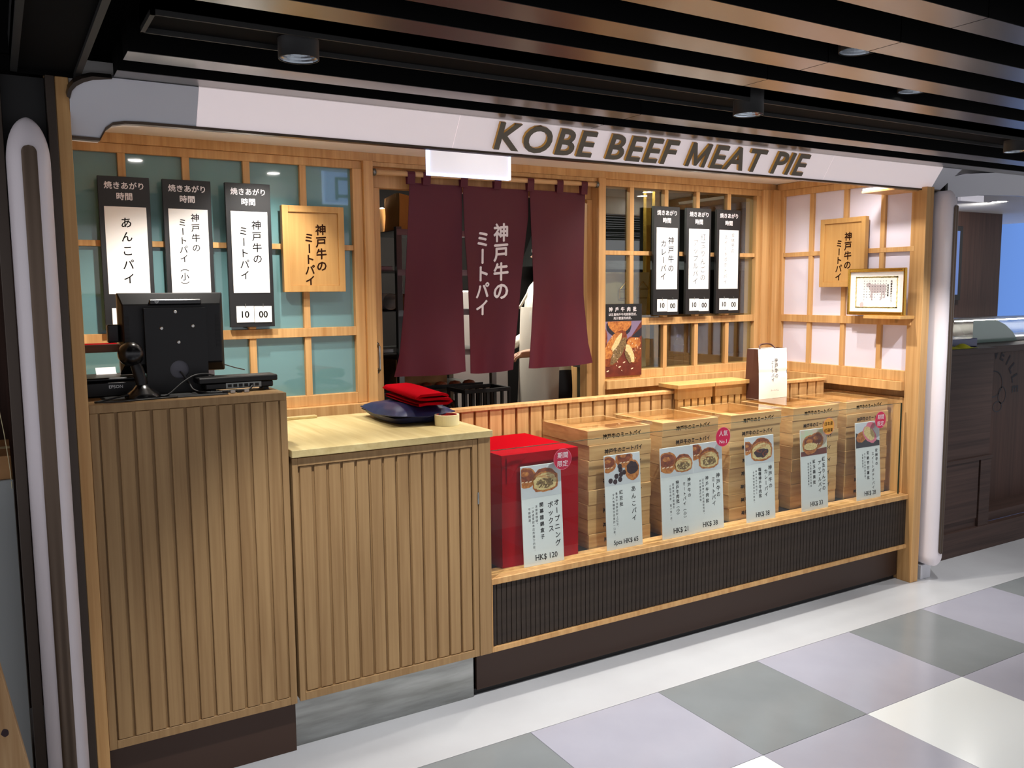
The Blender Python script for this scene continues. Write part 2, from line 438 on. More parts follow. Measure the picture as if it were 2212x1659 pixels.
channel(0.326, 7.95, 2.052, 2.206, 'x')
channel(0.326, 7.95, 0.26, 0.41, 'x')
channel(0.326, 7.95, -0.66, -0.51, 'x')
channel(0.075, 0.243, 0.2, 2.755, 'y')
bx('bulkhead', -2.5, 9.5, 2.80, 2.82, 2.205, 2.52, BLACKC, ceiling, 0)
bx('bulkhead', -2.5, 0.155, 2.80, 2.82, 2.05, 2.2, BLACKC, ceiling, 0)
# service pipes and hangers above the slats
for (yy, zz, rr) in ((2.30, 2.36, 0.018), (1.75, 2.40, 0.024), (1.30, 2.38, 0.016)):
    t = MB(); t.tube([(0.4, yy, zz), (7.9, yy, zz)], rr, BLACKE, 8); mesh_obj('pipe', t, ceiling, smooth=True)
# ---- soffit inside the shop, with a deep white lip behind the sign
m = MB(); m.box(0.18, 4.16, 2.77, 3.78, 2.162, 2.20, SOFFIT)
m.box(0.18, 4.16, 2.755, 2.775, 2.05, 2.20, SOFFIT)
soffit = struct(mesh_obj('ceiling_shop', m))
m = MB(); m.box(3.86, 4.11, 2.77, 2.95, 2.040, 2.052, SOFFIT); m.box(3.86, 4.11, 2.765, 2.955, 2.030, 2.040, OAK)
mesh_obj('corner_board', m, soffit)
bx('access_panel', 1.95, 2.35, 3.25, 3.55, 2.158, 2.1625, SOFFIT, soffit, 0.001)

# ---- back wall: header, lower boards
wall_back = struct(thing('wall_back', (0, 3.7, 0)))
bx('header_beam', 0.16, 4.16, 3.690, 3.80, 2.125, 2.162, OAK, wall_back)
bx('header_board', 0.16, 1.478, 3.698, 3.80, 2.09, 2.1245, OAK, wall_back)
bx('header_board', 2.72, 4.16, 3.698, 3.80, 2.09, 2.1245, OAK, wall_back)
def lower_boards(x0, x1, zt):
    bx('sill_ledge', x0, x1, 3.655, 3.78, zt-0.092, zt-0.046, OAK, wall_back)
    bx('lower_board', x0, x1, 3.690, 3.78, zt-0.128, zt-0.093, OAK, wall_back)
    bx('lower_board', x0, x1, 3.672, 3.78, zt-0.150, zt-0.129, OAK, wall_back)
    bx('lower_board', x0, x1, 3.690, 3.78, zt-0.171, zt-0.151, OAK, wall_back)
    bx('wall_panel', x0, x1, 3.66, 3.78, 0, zt-0.172, OAKC, wall_back)
lower_boards(0.16, 1.478, 1.095)
lower_boards(2.765, 4.05, 1.112)

def grid_wall(root, us, vs_rows, place, depth_front, depth_pane, panemat, muntin=0.028, thin=0.024):
    """wooden lattice with panes; us column edges, rows [(z0,z1)]; place(u0,u1,d0,d1,z0,z1) -> box args"""
    z_lo, z_hi = vs_rows[0][0], vs_rows[-1][1]
    for i in range(1, len(us)-1):
        for z0, z1 in vs_rows:
            bx('muntin', *place(us[i]-muntin/2, us[i]+muntin/2, depth_front, depth_front+0.03, z0, z1), OAK, root, 0.001)
    for (a0, a1), (b0, b1) in zip(vs_rows[:-1], vs_rows[1:]):
        d = 0.0 if (b0-a1) < 0.03 else -0.006
        bx('rail', *place(us[0], us[-1], depth_front+d-0.001, depth_front+0.032, a1, b0), OAK, root, 0.001)
    for i in range(len(us)-1):
        a = us[i]+(muntin/2 if i else 0); b = us[i+1]-(muntin/2 if i < len(us)-2 else 0)
        for z0, z1 in vs_rows:
            bx('pane', *place(a, b, depth_pane, depth_pane+0.004, z0, z1), panemat, root, 0.0)
py = lambda u0, u1, d0, d1, z0, z1: (u0, u1, YB+d0, YB+d1, z0, z1)
px_ = lambda u0, u1, d0, d1, z0, z1: (XS+d0, XS+d1, u0, u1, z0, z1)
ROWS = [(1.112, 1.355), (1.394, 1.732), (1.755, 2.09)]
win1 = struct(thing('window_1', (0.8, 3.7, 1.09)))
grid_wall(win1, [0.225, 0.455, 0.691, 0.930, 1.168, 1.388], [(1.097, 1.355), (1.394, 1.732), (1.755, 2.09)], py, 0.0, 0.022, TEAL)
bx('frame_post', 1.388, 1.432, 3.690, 3.78, 1.05, 2.09, OAK, win1); bx('frame_post', 1.4325, 1.478, 3.672, 3.78, 0.9, 2.125, OAK, win1)
bx('frame_post', 0.165, 0.225, 3.690, 3.78, 1.05, 2.09, OAK, win1); bx('bottom_rail', 0.225, 1.388, 3.694, 3.78, 1.049, 1.097, OAK, win1)
win2 = struct(thing('window_2', (3.3, 3.7, 1.11)))
grid_wall(win2, [2.768, 2.960, 3.200, 3.431, 3.671, 3.884], ROWS, py, 0.0, 0.020, WINGL)
bx('frame_post', 2.722, 2.768, 3.676, 3.78, 0.9, 2.125, OAK, win2)
bx('frame_post', 3.884, 3.925, 3.692, 3.78, 1.066, 2.09, OAK, win2); bx('bottom_rail', 2.768, 3.884, 3.694, 3.78, 1.066, 1.112, OAK, win2)
bx('corner_post', 3.9255, 4.05, 3.68, 3.78, 0.9, 2.125, OAK, win2)
bx('corner_fillet', 3.985, 4.05, 3.655, 3.6795, 1.02, 2.125, OAK, win2)

# ---- right-hand wall: white paper panels in an oak lattice
wall_right = struct(thing('wall_right', (4.1, 3.2, 0)))
grid_wall(wall_right, [2.775, 2.965, 3.200, 3.432, 3.632], [(1.115, 1.352), (1.394, 1.732), (1.757, 2.086)], px_, 0.0, 0.016, SHOJI)
bx('frame_post', 4.045, 4.11, 3.632, 3.655, 1.02, 2.125, OAK, wall_right)
bx('top_rail', 4.046, 4.11, 2.80, 3.655, 2.086, 2.122, OAK, wall_right); bx('top_beam', 4.038, 4.11, 2.80, 3.68, 2.1225, 2.161, OAK, wall_right)
bx('bottom_rail', 4.046, 4.11, 2.80, 3.655, 1.060, 1.115, OAK, wall_right); bx('ledge', 4.022, 4.11, 2.80, 3.655, 1.012, 1.0595, OAK, wall_right)
bx('recess', 4.075, 4.11, 2.80, 3.68, 0.975, 1.0115, OAKC, wall_right); bx('lower_panel', 4.056, 4.11, 2.80, 3.78, 0.0, 0.9745, OAK, wall_right)
bx('backing', 4.0705, 4.11, 2.80, 3.78, 1.115, 2.086, SHOJI, wall_right, 0)
# ---- front posts of the shop
t2 = struct(thing('trim_2', (4.08, 2.76, 0)))
bx('oak_post', 4.05, 4.109, 2.717, 2.800, 0.0, 2.05, OAK, t2); bx('bronze_strip', 4.1095, 4.134, 2.735, 2.80, 0.0, 2.05, BRONZED, t2)
t1 = struct(thing('trim_1', (0.19, 2.76, 0)))
bx('oak_post', 0.179, 0.2135, 2.742, 3.70, 0.0, 2.145, OAK, t1); bx('bronze_strip', 0.156, 0.1785, 2.735, 2.80, 0.0, 2.145, BRONZED, t1)
bx('bronze_strip', 0.020, 0.048, 2.735, 2.80, 0.0, 2.145, BRONZED, t1)
bx('black_fill', 0.048, 0.156, 2.78, 2.80, 1.7, 2.145, BLACK, t1)
# ---- doorway to the kitchen
door = struct(thing('door_1', (2.1, 3.72, 0)))
bx('lintel', 1.4785, 2.7215, 3.745, 3.80, 2.018, 2.125, OAK, door); bx('lintel_face', 1.4785, 2.7215, 3.692, 3.744, 2.105, 2.1245, OAK, door)
lf = bx('door_leaf', 1.479, 1.532, 3.735, 3.79, 0.15, 2.017, OAK, door)
bx('jamb', 2.690, 2.7215, 3.735, 3.80, 0.15, 2.017, OAK, door)
t = MB(); t.tube(curve_pts([(1.497, 3.735, 1.305), (1.497, 3.70, 1.300), (1.497, 3.695, 1.285), (1.497, 3.695, 1.205), (1.497, 3.70, 1.190), (1.497, 3.735, 1.185)], 30), 0.0055, STEEL, 10)
for zz in (1.305, 1.185): t.tube([(1.497, 3.736, zz), (1.497, 3.726, zz)], 0.013, STEEL, 14)
mesh_obj('handle', t, lf, smooth=True)
# ---- kitchen shell
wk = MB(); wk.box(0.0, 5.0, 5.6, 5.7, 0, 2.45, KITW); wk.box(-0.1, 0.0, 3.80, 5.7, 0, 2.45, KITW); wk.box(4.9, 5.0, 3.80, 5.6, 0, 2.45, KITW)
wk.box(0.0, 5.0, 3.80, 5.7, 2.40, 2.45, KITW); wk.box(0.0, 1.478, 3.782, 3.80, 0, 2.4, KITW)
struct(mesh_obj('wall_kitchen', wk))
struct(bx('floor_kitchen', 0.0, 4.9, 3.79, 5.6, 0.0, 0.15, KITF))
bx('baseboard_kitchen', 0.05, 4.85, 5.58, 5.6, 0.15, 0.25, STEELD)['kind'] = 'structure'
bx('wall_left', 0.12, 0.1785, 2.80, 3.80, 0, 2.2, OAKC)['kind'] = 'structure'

# ================================================================== SIGN, PILLARS, LAMPS
def sy(z): return 2.75-0.6346*(z-2.042)
SN = Vector((0, -1, -0.6346)).normalized()        # outward normal of the slanted sign face
def sign_prism(outline, mat, back=0.02, off=0.0):
    """outline in (x, z) on the slanted face, given thickness behind it"""
    t = MB(); n = len(outline)
    f = [Vector((x, sy(z), z)) + SN*off for x, z in outline]; b = [p - SN*back for p in f]
    t.raw(f+b, [tuple(range(n)), tuple(range(2*n-1, n-1, -1))] + [(i, n+i, n+(i+1) % n, (i+1) % n) for i in range(n)], mat); return t
sign = thing('shop_sign', (2.2, 2.72, 2.04), 'long slanted white shop sign reading KOBE BEEF MEAT PIE above the counters', 'sign')
lo = [(0.213, 1.993), (0.288, 1.992), (0.303, 2.020), (0.321, 2.034), (0.352, 2.040), (0.40, 2.042), (0.549, 2.042)]
hi = [(0.549, 2.144), (0.345, 2.144), (0.31, 2.1435), (0.27, 2.135), (0.247, 2.127), (0.230, 2.117), (0.218, 2.104), (0.213, 2.09)]
mesh_obj('end_cap', sign_prism(lo+hi, FASCIA), sign)
mesh_obj('end_cap', sign_prism([(4.125, 2.042), (4.203, 2.042), (4.283, 2.144), (4.125, 2.144)], FASCIA), sign)
for xa, xb in ((0.5505, 1.4025), (1.4035, 3.3115), (3.3125, 4.1242)):
    mesh_obj('face_panel', sign_prism([(xa, 2.042), (xb, 2.042), (xb, 2.144), (xa, 2.144)], SIGNW), sign)
t = MB()
lip = [(0.213, 1.993), (0.288, 1.992), (0.303, 2.020), (0.321, 2.034), (0.352, 2.040), (0.40, 2.042), (4.203, 2.042)]
for (x0, z0), (x1, z1) in zip(lip[:-1], lip[1:]):
    A = [Vector((x0, sy(z0)-0.004, z0+0.001)), Vector((x1, sy(z1)-0.004, z1+0.001)), Vector((x1, sy(z1)+0.022, z1+0.001)), Vector((x0, sy(z0)+0.022, z0+0.001))]
    B = [p-Vector((0, 0, 0.008)) for p in A]
    t.raw(A+B, [(0, 1, 2, 3), (7, 6, 5, 4), (0, 4, 5, 1), (1, 5, 6, 2), (2, 6, 7, 3), (3, 7, 4, 0)], BRONZE)
mesh_obj('bottom_trim', t, sign)
t = MB()
for (x0, z0), (x1, z1) in zip(lip[:-2], lip[1:-1]):
    A = [Vector((x0, sy(z0)+0.020, z0-0.004)), Vector((x1, sy(z1)+0.020, z1-0.004)), Vector((x1, sy(z1)+0.06, z1-0.004)), Vector((x0, sy(z0)+0.06, z0-0.004))]
    B = [p+Vector((0, 0, 0.012)) for p in A]
    t.raw(A+B, [(3, 2, 1, 0), (4, 5, 6, 7), (0, 1, 5, 4), (1, 2, 6, 5), (2, 3, 7, 6), (3, 0, 4, 7)], SOFFIT)
mesh_obj('inner_lip', t, sign)
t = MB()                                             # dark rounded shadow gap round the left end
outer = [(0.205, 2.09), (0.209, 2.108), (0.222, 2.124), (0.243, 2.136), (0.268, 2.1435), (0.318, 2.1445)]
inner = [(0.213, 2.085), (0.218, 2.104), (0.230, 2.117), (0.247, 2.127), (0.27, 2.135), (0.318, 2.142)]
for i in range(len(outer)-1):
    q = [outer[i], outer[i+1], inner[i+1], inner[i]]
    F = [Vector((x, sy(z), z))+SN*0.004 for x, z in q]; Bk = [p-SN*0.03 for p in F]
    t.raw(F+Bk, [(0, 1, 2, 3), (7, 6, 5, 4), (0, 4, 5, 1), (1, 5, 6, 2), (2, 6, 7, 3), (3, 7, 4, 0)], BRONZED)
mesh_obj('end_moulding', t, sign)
TXT = 'KOBE BEEF MEAT PIE'; BOLD = 0.022
preload([(TXT[:i+1], BOLD, 4) for i in range(len(TXT)) if TXT[i] != ' '] + [(c, BOLD, 4) for c in set(TXT) if c != ' '])
fv = glyph(TXT, BOLD, 4)[0]; flo = min(v[0] for v in fv); fhi = max(v[0] for v in fv)
sxs = (3.150-1.550)/(fhi-flo)
def face_pt(x, s, off):                              # s in metres up the slant from z = 2.042
    z = 2.042 + s*0.8443
    return Vector((x, sy(z), z)) + SN*off
for i, ch in enumerate(TXT):
    if ch == ' ': continue
    vs_, fs_ = glyph(ch, BOLD, 4)
    if ch == 'M':
        a0 = min(v[0] for v in vs_); a1 = max(v[0] for v in vs_); b0 = min(v[1] for v in vs_); b1 = max(v[1] for v in vs_)
        q_ = [(0, 0), (.19, 0), (.19, .62), (.43, .05), (.57, .05), (.81, .62), (.81, 0), (1, 0), (1, 1), (.80, 1), (.50, .34), (.20, 1), (0, 1)]
        vs_ = [(a0+(a1-a0)*u, b0+(b1-b0)*v) for u, v in q_]
        fs_ = [(0, 1, 2, 12), (2, 11, 12), (2, 3, 10, 11), (3, 4, 10), (4, 5, 9, 10), (5, 8, 9), (5, 6, 7, 8)]
    right = max(v[0] for v in glyph(TXT[:i+1], BOLD, 4)[0])
    wdt = max(v[0] for v in vs_)-min(v[0] for v in vs_); l0 = min(v[0] for v in vs_); lx = right-wdt-flo
    ssz = 0.102/0.74
    P2 = [(1.550+(lx+wdt/2+(x-l0-wdt/2)*0.90)*sxs, 0.016+(y+0.03)*ssz) for x, y in vs_]
    t = MB(); front = [face_pt(x, s, 0.016) for x, s in P2]; rear = [face_pt(x, s, 0.004) for x, s in P2]
    t.raw(front, fs_, LETTER)
    cnt = {}
    for f in fs_:
        for a, b in zip(f, f[1:]+f[:1]):
            cnt[(a, b)] = cnt.get((a, b), 0)+1
    bd = [(a, b) for (a, b) in cnt if (b, a) not in cnt]
    t.raw(front+rear, [(a, b, b+len(front), a+len(front)) for a, b in bd], LETTERG)
    mesh_obj('letter', t, sign)

# ---- rounded white pillars with a bronze groove
def pillar(cx, label, z0, z1, yb, capb=True):
    p = thing('rounded_pillar', (cx, 2.72, 0), label, 'pillar', 'white rounded pillars framing the shop')
    W = 0.0525; H = 0.115; yc = 2.70; D = 0.055
    zs = []
    nb = 10
    for k in range(nb+1):
        if capb: zs.append((z0+0.06*(1-math.cos(PI/2*k/nb)), math.sin(PI/2*k/nb)))
        elif k == nb: zs.append((z0, 1.0))
    for k in range(nb+1): zs.append((z1-H+H*math.sin(PI/2*k/nb), max(0.0, math.cos(PI/2*k/nb))))
    na = 18; rows = []
    for z, w_ in zs:
        w_ = max(w_, 0.02)
        r = [(cx-W*w_, yb)] + [(cx-W*w_*math.cos(PI*a/na), yc-D*(0.25+0.75*w_)*math.sin(PI*a/na)) for a in range(na+1)] + [(cx+W*w_, yb)]
        rows.append([(x, y, z) for x, y in r])
    nn = len(rows[0]); vsx = [q for r in rows for q in r]
    fsx = [(j*nn+i, j*nn+i+1, (j+1)*nn+i+1, (j+1)*nn+i) for j in range(len(rows)-1) for i in range(nn-1)]
    fsx += [tuple(range(nn-1, -1, -1)), tuple(range((len(rows)-1)*nn, len(rows)*nn))]
    t = MB(); t.raw(vsx, fsx, PILLW); mesh_obj('shaft', t, p, smooth=True)
    t = MB(); A = 0.36; ztop = z1-0.078; zbot = z0+(0.075 if capb else 0.0)
    def gp(u, v):
        # concave-looking inlay: a shallow ribbed channel 37 mm wide
        v = (0.02*(v/0.15) if v < 0.15 else 0.98+0.02*((v-0.85)/0.15) if v > 0.85 else 0.02+0.96*(v-0.15)/0.7); z = zbot+(ztop-zbot)*v; a = (u-0.5)*2*A
        w_ = 1.0
        if v > 0.990: w_ = math.sqrt(max(0.0, 1-((v-0.990)/0.010)**2))
        if capb and v < 0.010: w_ = math.sqrt(max(0.0, 1-((0.010-v)/0.010)**2))
        a *= max(w_, 0.03)
        rib = 0.0035*math.cos(a/A*PI*1.5)
        return (cx+(W)*math.sin(a), yc-(D)*math.cos(a)-0.0022+rib*0.5-0.0018, z)
    vv = 100
    t.grid(gp, 12, vv, BRONZE); g = mesh_obj('groove', t, p, smooth=True)
    return p
pl = pillar(0.1025, 'white rounded pillar with dark groove beside the register counter', 0.0, 2.018, 2.78, False)
pr_ = pillar(4.1865, 'white rounded pillar with dark groove beside the dark neighbouring counter', 0.078, 2.035, 2.80)
bx('foot_plate', 4.14, 4.225, 2.72, 2.80, 0.0, 0.0785, FASCIA, pr_)

# ---- corridor downlights (black cylinders with ribbed reflectors)
def spot(name, loc, target, watts, angle, col, blend=0.6, rad=0.03, parent=None):
    d = bpy.data.lights.new(name, 'SPOT'); d.energy = watts; d.color = col; d.spot_size = math.radians(angle); d.spot_blend = blend; d.shadow_soft_size = rad
    o = bpy.data.objects.new(name, d); COL.objects.link(o); o.location = loc
    o.rotation_euler = (Vector(target)-Vector(loc)).to_track_quat('-Z', 'Y').to_euler()
    if parent is not None:
        o.parent = parent; o.location = Vector(loc)-Vector(ALLB[parent.name])
    return o
DL = None
def downlight(x, y, label, watts=FLOOR_SPOT_W, tilt=(0, 0), ang=84):
    global DL
    z = 2.112 if y > 1.9 or y < 1 else 2.165
    d = thing('downlight', (x, y, z), label, 'ceiling light', 'black cylinder downlights in the slatted ceiling')
    if DL is None:
        a = MB(); a.lathe([(0.046, 0.0), (0.049, 0.0), (0.049, 0.13), (0.0, 0.13)], BLACK, seg=28); A = a.mesh('housing', True)
        b = MB(); pf = []
        for k in range(12): pf.append((0.046-0.0022*k + (0.0012 if k % 2 else 0), 0.002+0.0035*k))
        b.lathe(pf, RIB, seg=28); B = b.mesh('reflector')
        c = MB(); c.lathe([(0.0195, 0.042), (0.0, 0.042)], LAMP, seg=20); Cm = c.mesh('lens')
        DL = (A, B, Cm)
    put('housing', DL[0], d, (x, y, z)); put('reflector', DL[1], d, (x, y, z)); put('lens', DL[2], d, (x, y, z))
    spot('lamp_light', (x, y, z+0.03), (x+tilt[0], y+tilt[1], 0), watts, ang, NEUTRAL, 0.55, 0.03, d)
downlight(0.672, 2.128, 'black cylinder downlight above the register counter, nearest the left pillar', 72, (0.5, -0.12), 78)
downlight(2.150, 2.090, 'black cylinder downlight above the sign word MEAT', tilt=(0.0, 1.0), ang=72)
downlight(3.735, 2.105, 'black cylinder downlight at the right edge of the picture', tilt=(-0.1, 1.0), ang=72)
downlight(5.25, 2.11, 'black cylinder downlight in front of the dark neighbouring counter', 44)
downlight(1.985, 1.547, 'black downlight hidden between the middle ceiling slats, left of the faint pair', 10, ang=70)
downlight(2.540, 1.765, 'black downlight hidden between the middle ceiling slats, right of the faint pair', 10, ang=70)
for i, (x, y) in enumerate(((1.3, 0.335), (2.9, 0.335), (4.5, 0.335), (1.3, -0.585), (2.9, -0.585), (6.1, 0.335))):  # unseen aisle rows, added for the light they give
    downlight(x, y, 'unseen downlight added to light the tiled aisle, %s' % ('left end of the near row', 'middle of the near row', 'right of the near row', 'left end of the far row', 'right end of the far row', 'far right end of the near row')[i], 14)
# ---- recessed spots in the shop soffit
def soffit_spot(x, y, target, label, watts=SHOP_SPOT_W, ang=75, col=WARM, blend=0.7):
    s = thing('recessed_spotlight', (x, y, 2.161), label, 'ceiling light', 'recessed spotlights in the shop soffit')
    t = MB(); t.lathe([(0.030, 0.006), (0.036, -0.001), (0.044, -0.002), (0.046, 0.0012)], WHITE, c=(x, y, 2.161), seg=26); mesh_obj('trim_ring', t, s, smooth=True)
    t = MB(); t.lathe([(0.030, -0.0005), (0.0, -0.0005)], LAMP, c=(x, y, 2.161), seg=20); mesh_obj('lens', t, s)
    spot('lamp_light', (x, y, 2.150), target, watts, ang, col, blend, 0.02, s)
soffit_spot(1.06, 3.32, (0.86, 3.70, 1.20), 'recessed spotlight lighting the left-hand menu boards', 16, 92)
soffit_spot(0.60, 3.05, (0.58, 3.42, 1.20), 'recessed spotlight over the register', 26, 92)
soffit_spot(1.28, 2.90, (1.28, 3.10, 1.04), 'recessed spotlight over the cabinet top', 7, 96)
soffit_spot(1.78, 2.86, (1.80, 2.95, 0.9), 'recessed spotlight over the red cube', 17, 100)
soffit_spot(2.25, 2.95, (2.25, 3.2, 1.0), 'recessed spotlight in front of the curtain', 6, 100)
soffit_spot(2.66, 2.86, (2.66, 2.95, 0.9), 'recessed spotlight over the tray stacks', 34, 104)
soffit_spot(3.10, 3.10, (3.15, 3.70, 1.2), 'recessed spotlight lighting the food poster', 13, 116)
soffit_spot(3.60, 3.10, (3.60, 3.70, 1.2), 'recessed spotlight lighting the right-hand menu boards', 12, 116)
soffit_spot(3.30, 2.86, (3.40, 2.95, 0.9), 'recessed spotlight over the paper bag', 32, 104)
soffit_spot(3.72, 2.90, (4.05, 3.05, 1.2), 'recessed spotlight lighting the framed certificate', 5, 120)
# ---- unseen lamp added to light the kitchen
kl = thing('added_kitchen_lamp', (2.4, 4.7, 2.40), 'unseen fluorescent lamp added to light the kitchen', 'ceiling light')
bx('lamp_body', 1.9, 2.9, 4.62, 4.78, 2.37, 2.40, WHITE, kl); bx('tube', 1.93, 2.87, 4.685, 4.715, 2.352, 2.369, LED, kl)
d = bpy.data.lights.new('tube_light', 'AREA'); d.shape = 'RECTANGLE'; d.size = 0.95; d.size_y = 0.1; d.energy = 20; d.color = (1, 0.95, 0.85)
o = bpy.data.objects.new('tube_light', d); COL.objects.link(o); o.parent = kl; o.location = (0, 0, -0.055)
# ---- exit sign box hanging under the soffit
ex = thing('exit_sign', (1.657, 3.10, 2.0), 'blank white hanging light box above the curtain, glowing at its edges', 'exit sign')
bx('case', 1.478, 1.836, 3.092, 3.108, 2.003, 2.161, EXITW, ex, 0.001)
t = MB(); t.box(1.472, 1.478, 3.088, 3.112, 1.997, 2.161, EXITE); t.box(1.836, 1.842, 3.088, 3.112, 1.997, 2.161, EXITE); t.box(1.478, 1.836, 3.088, 3.112, 1.997, 2.003, EXITE)
mesh_obj('lit_edge', t, ex)
t = MB(); t.box(1.48, 1.834, 3.1085, 3.110, 2.005, 2.158, EXITB); pk = mesh_obj('lit_face', t, ex)
t = MB()
for i, ch in enumerate('出口'):
    vs_, fs_ = glyph(ch, 0.02, 2); t.raw([(1.745-0.155*i-(x-0.5)*0.14, 3.1112, 2.082+(y-0.38)*0.14) for x, y in vs_], fs_, EXITG)
mesh_obj('lettering', t, ex)

# ================================================================== COUNTERS
def plank_mesh(w, d, h, mat, bevel=0.0015):
    t = MB(); t.box(-w/2, w/2, -d/2, d/2, -h/2, h/2, mat); return t.mesh('plank', bevel=bevel)
# ---- register counter
rc = thing('register_counter', (0.5, 3.0, 0), 'tall oak counter with vertical planks carrying the cash register', 'counter')
bx('body', 0.2145, 0.790, 2.7595, 3.30, 0.177, 1.2035, OAKC, rc, 0.001)
bx('top', 0.2145, 0.790, 2.75, 3.31, 1.204, 1.228, OAKC, rc, 0.001)
bx('frame_stile', 0.2145, 0.2365, 2.75, 2.7592, 0.177, 1.2037, OAKC, rc, 0.001); bx('frame_stile', 0.7685, 0.790, 2.75, 2.7592, 0.177, 1.2037, OAKC, rc, 0.001)
bx('frame_rail', 0.237, 0.768, 2.75, 2.7592, 0.177, 0.203, OAKC, rc, 0.001)
PM = plank_mesh(0.0396, 0.0085, 0.998, OAKC)
for i in range(11): put('plank', PM, rc, (0.2615+0.0482*i, 2.7549, 0.7035))
bx('kick_plate', 0.2145, 0.789, 2.775, 3.25, 0.0, 0.1768, KICK, rc, 0.001)
# ---- cabinet (hinged flap) with plank door and steel plinth
cb = thing('counter_cabinet', (1.17, 3.0, 0), 'lower oak cabinet with planked door and pale worktop beside the register', 'cabinet')
bx('body', 0.80, 1.541, 2.7635, 3.42, 0.185, 1.0135, OAKC, cb, 0.001)
bx('worktop', 0.797, 1.545, 2.735, 3.435, 1.014, 1.039, OAKTOP, cb, 0.0015)
cd = thing('door', (1.14, 2.76, 0.18)); cd.parent = cb; cd.location = Vector((1.14, 2.76, 0.18))-Vector(ALLB[cb.name])
ALLB[cd.name] = (1.14, 2.76, 0.18)
bx('stile', 0.800, 0.819, 2.75, 2.763, 0.181, 1.009, OAKC, cd, 0.001); bx('stile', 1.467, 1.4875, 2.75, 2.763, 0.181, 1.009, OAKC, cd, 0.001)
bx('top_rail', 0.8195, 1.4665, 2.75, 2.763, 0.982, 1.009, OAKC, cd, 0.001); bx('bottom_rail', 0.8195, 1.4665, 2.75, 2.763, 0.181, 0.208, OAKC, cd, 0.001)
PM2 = plank_mesh(0.0405, 0.0085, 0.770, OAKC)
for i in range(13): put('plank', PM2, cd, (0.8465+0.0495*i, 2.7588, 0.595))
bx('end_post', 1.4905, 1.541, 2.749, 2.763, 0.181, 1.0135, OAKC, cb, 0.001)
bx('hinge', 1.485, 1.491, 2.747, 2.7495, 0.765, 0.81, STEEL, cb, 0.0005)
bx('steel_plinth', 0.795, 1.486, 2.80, 3.38, 0.0, 0.1805, STEEL, cb, 0.001)

# ---- display counter
dc = thing('display_counter', (2.8, 3.0, 0), 'long low oak display counter with black slatted front and glass screen', 'display counter')
bx('sill', 1.542, 4.049, 2.75, 2.862, 0.445, 0.469, OAK, dc, 0.0015)
bx('rail', 1.542, 4.049, 2.75, 2.775, 0.181, 0.2005, OAK, dc, 0.001)
bx('side_post', 1.542, 1.5455, 2.75, 2.775, 0.2005, 0.445, OAK, dc, 0.0)
bx('slat_backing', 1.546, 4.049, 2.772, 2.79, 0.2005, 0.445, BLACK, dc, 0)
SLD = principled('slat_dark', srgb(60, 50, 42), 0.55, spec=0.25, noise=(30, srgb(50, 42, 36)))
SM = plank_mesh(0.0190, 0.012, 0.2435, SLD, 0.001)
ns = 115; pit = (4.049-1.546)/ns
for i in range(ns): put('slat', SM, dc, (1.546+pit*(i+0.5), 2.765, 0.32275))
bx('kick_plate', 1.500, 4.049, 2.802, 2.815, 0.022, 0.1808, KICK, dc, 0.001); bx('base_strip', 1.49, 4.049, 2.818, 2.85, 0.0, 0.022, BLACK, dc, 0)
bx('platform', 1.546, 4.049, 2.8625, 3.264, 0.43, 0.4645, BLACK, dc, 0.001)
bx('carcass', 1.546, 4.049, 2.851, 3.262, 0.0, 0.4295, BLACK, dc, 0)
gp_ = thing('glass_screen', (2.78, 2.789, 0.469)); gp_.parent = dc; gp_.location = Vector((2.78, 2.789, 0.469))-Vector(ALLB[dc.name]); ALLB[gp_.name] = (2.78, 2.789, 0.469)
t = MB(); t.poly([(1.546, 2.789, 0.4692), (4.016, 2.789, 0.4692), (4.016, 2.789, 0.950), (1.546, 2.789, 0.950)], GLASS); mesh_obj('pane', t, gp_)
t = MB(); t.box(1.546, 4.016, 2.785, 2.793, 0.950, 0.9515, GEDGE); t.box(4.016, 4.0185, 2.785, 2.793, 0.4692, 0.9515, GEDGE); mesh_obj('polished_edge', t, gp_)
# ---- slatted partition behind the trays
pt = thing('slatted_partition', (2.8, 3.28, 0), 'low oak partition of close vertical slats behind the tray stacks', 'partition')
bx('top_rail', 1.548, 4.010, 3.262, 3.312, 1.030, 1.046, OAK, pt, 0.0015)
bx('backing', 1.548, 4.010, 3.290, 3.308, 0.16, 1.0295, OAK, pt, 0)
SP = plank_mesh(0.0585, 0.016, 0.560, OAK, 0.001)
npk = 35; pp = (4.010-1.548)/npk
for i in range(npk): put('slat', SP, pt, (1.548+pp*(i+0.5), 3.2805, 0.7495))
# ---- raised wooden ledges standing against the partition
for i, (xa, xb) in enumerate(((2.858, 3.107), (3.110, 3.362))):
    l = thing('wooden_ledge', ((xa+xb)/2, 3.24, 0.95), 'raised wooden ledge above the tray stacks, %s' % ('left piece of the pair' if i == 0 else 'right piece beside the paper bag'), 'ledge', 'pair of wooden ledges on the slatted partition')
    bx('slab', xa, xb, 3.205, 3.352, 1.0585, 1.078, MAPLE, l, 0.0012)
    bx('apron_board', xa+0.016, xb-(0.0 if i == 0 else 0.016), 3.225, 3.250, 1.003, 1.058, MAPLE, l, 0.001)
    for k in range(5):
        bx('slat', xa+0.02+0.0465*k, xa+0.02+0.0465*k+0.036, 3.227, 3.249, 0.90, 1.0025, MAPLE, l, 0.001)

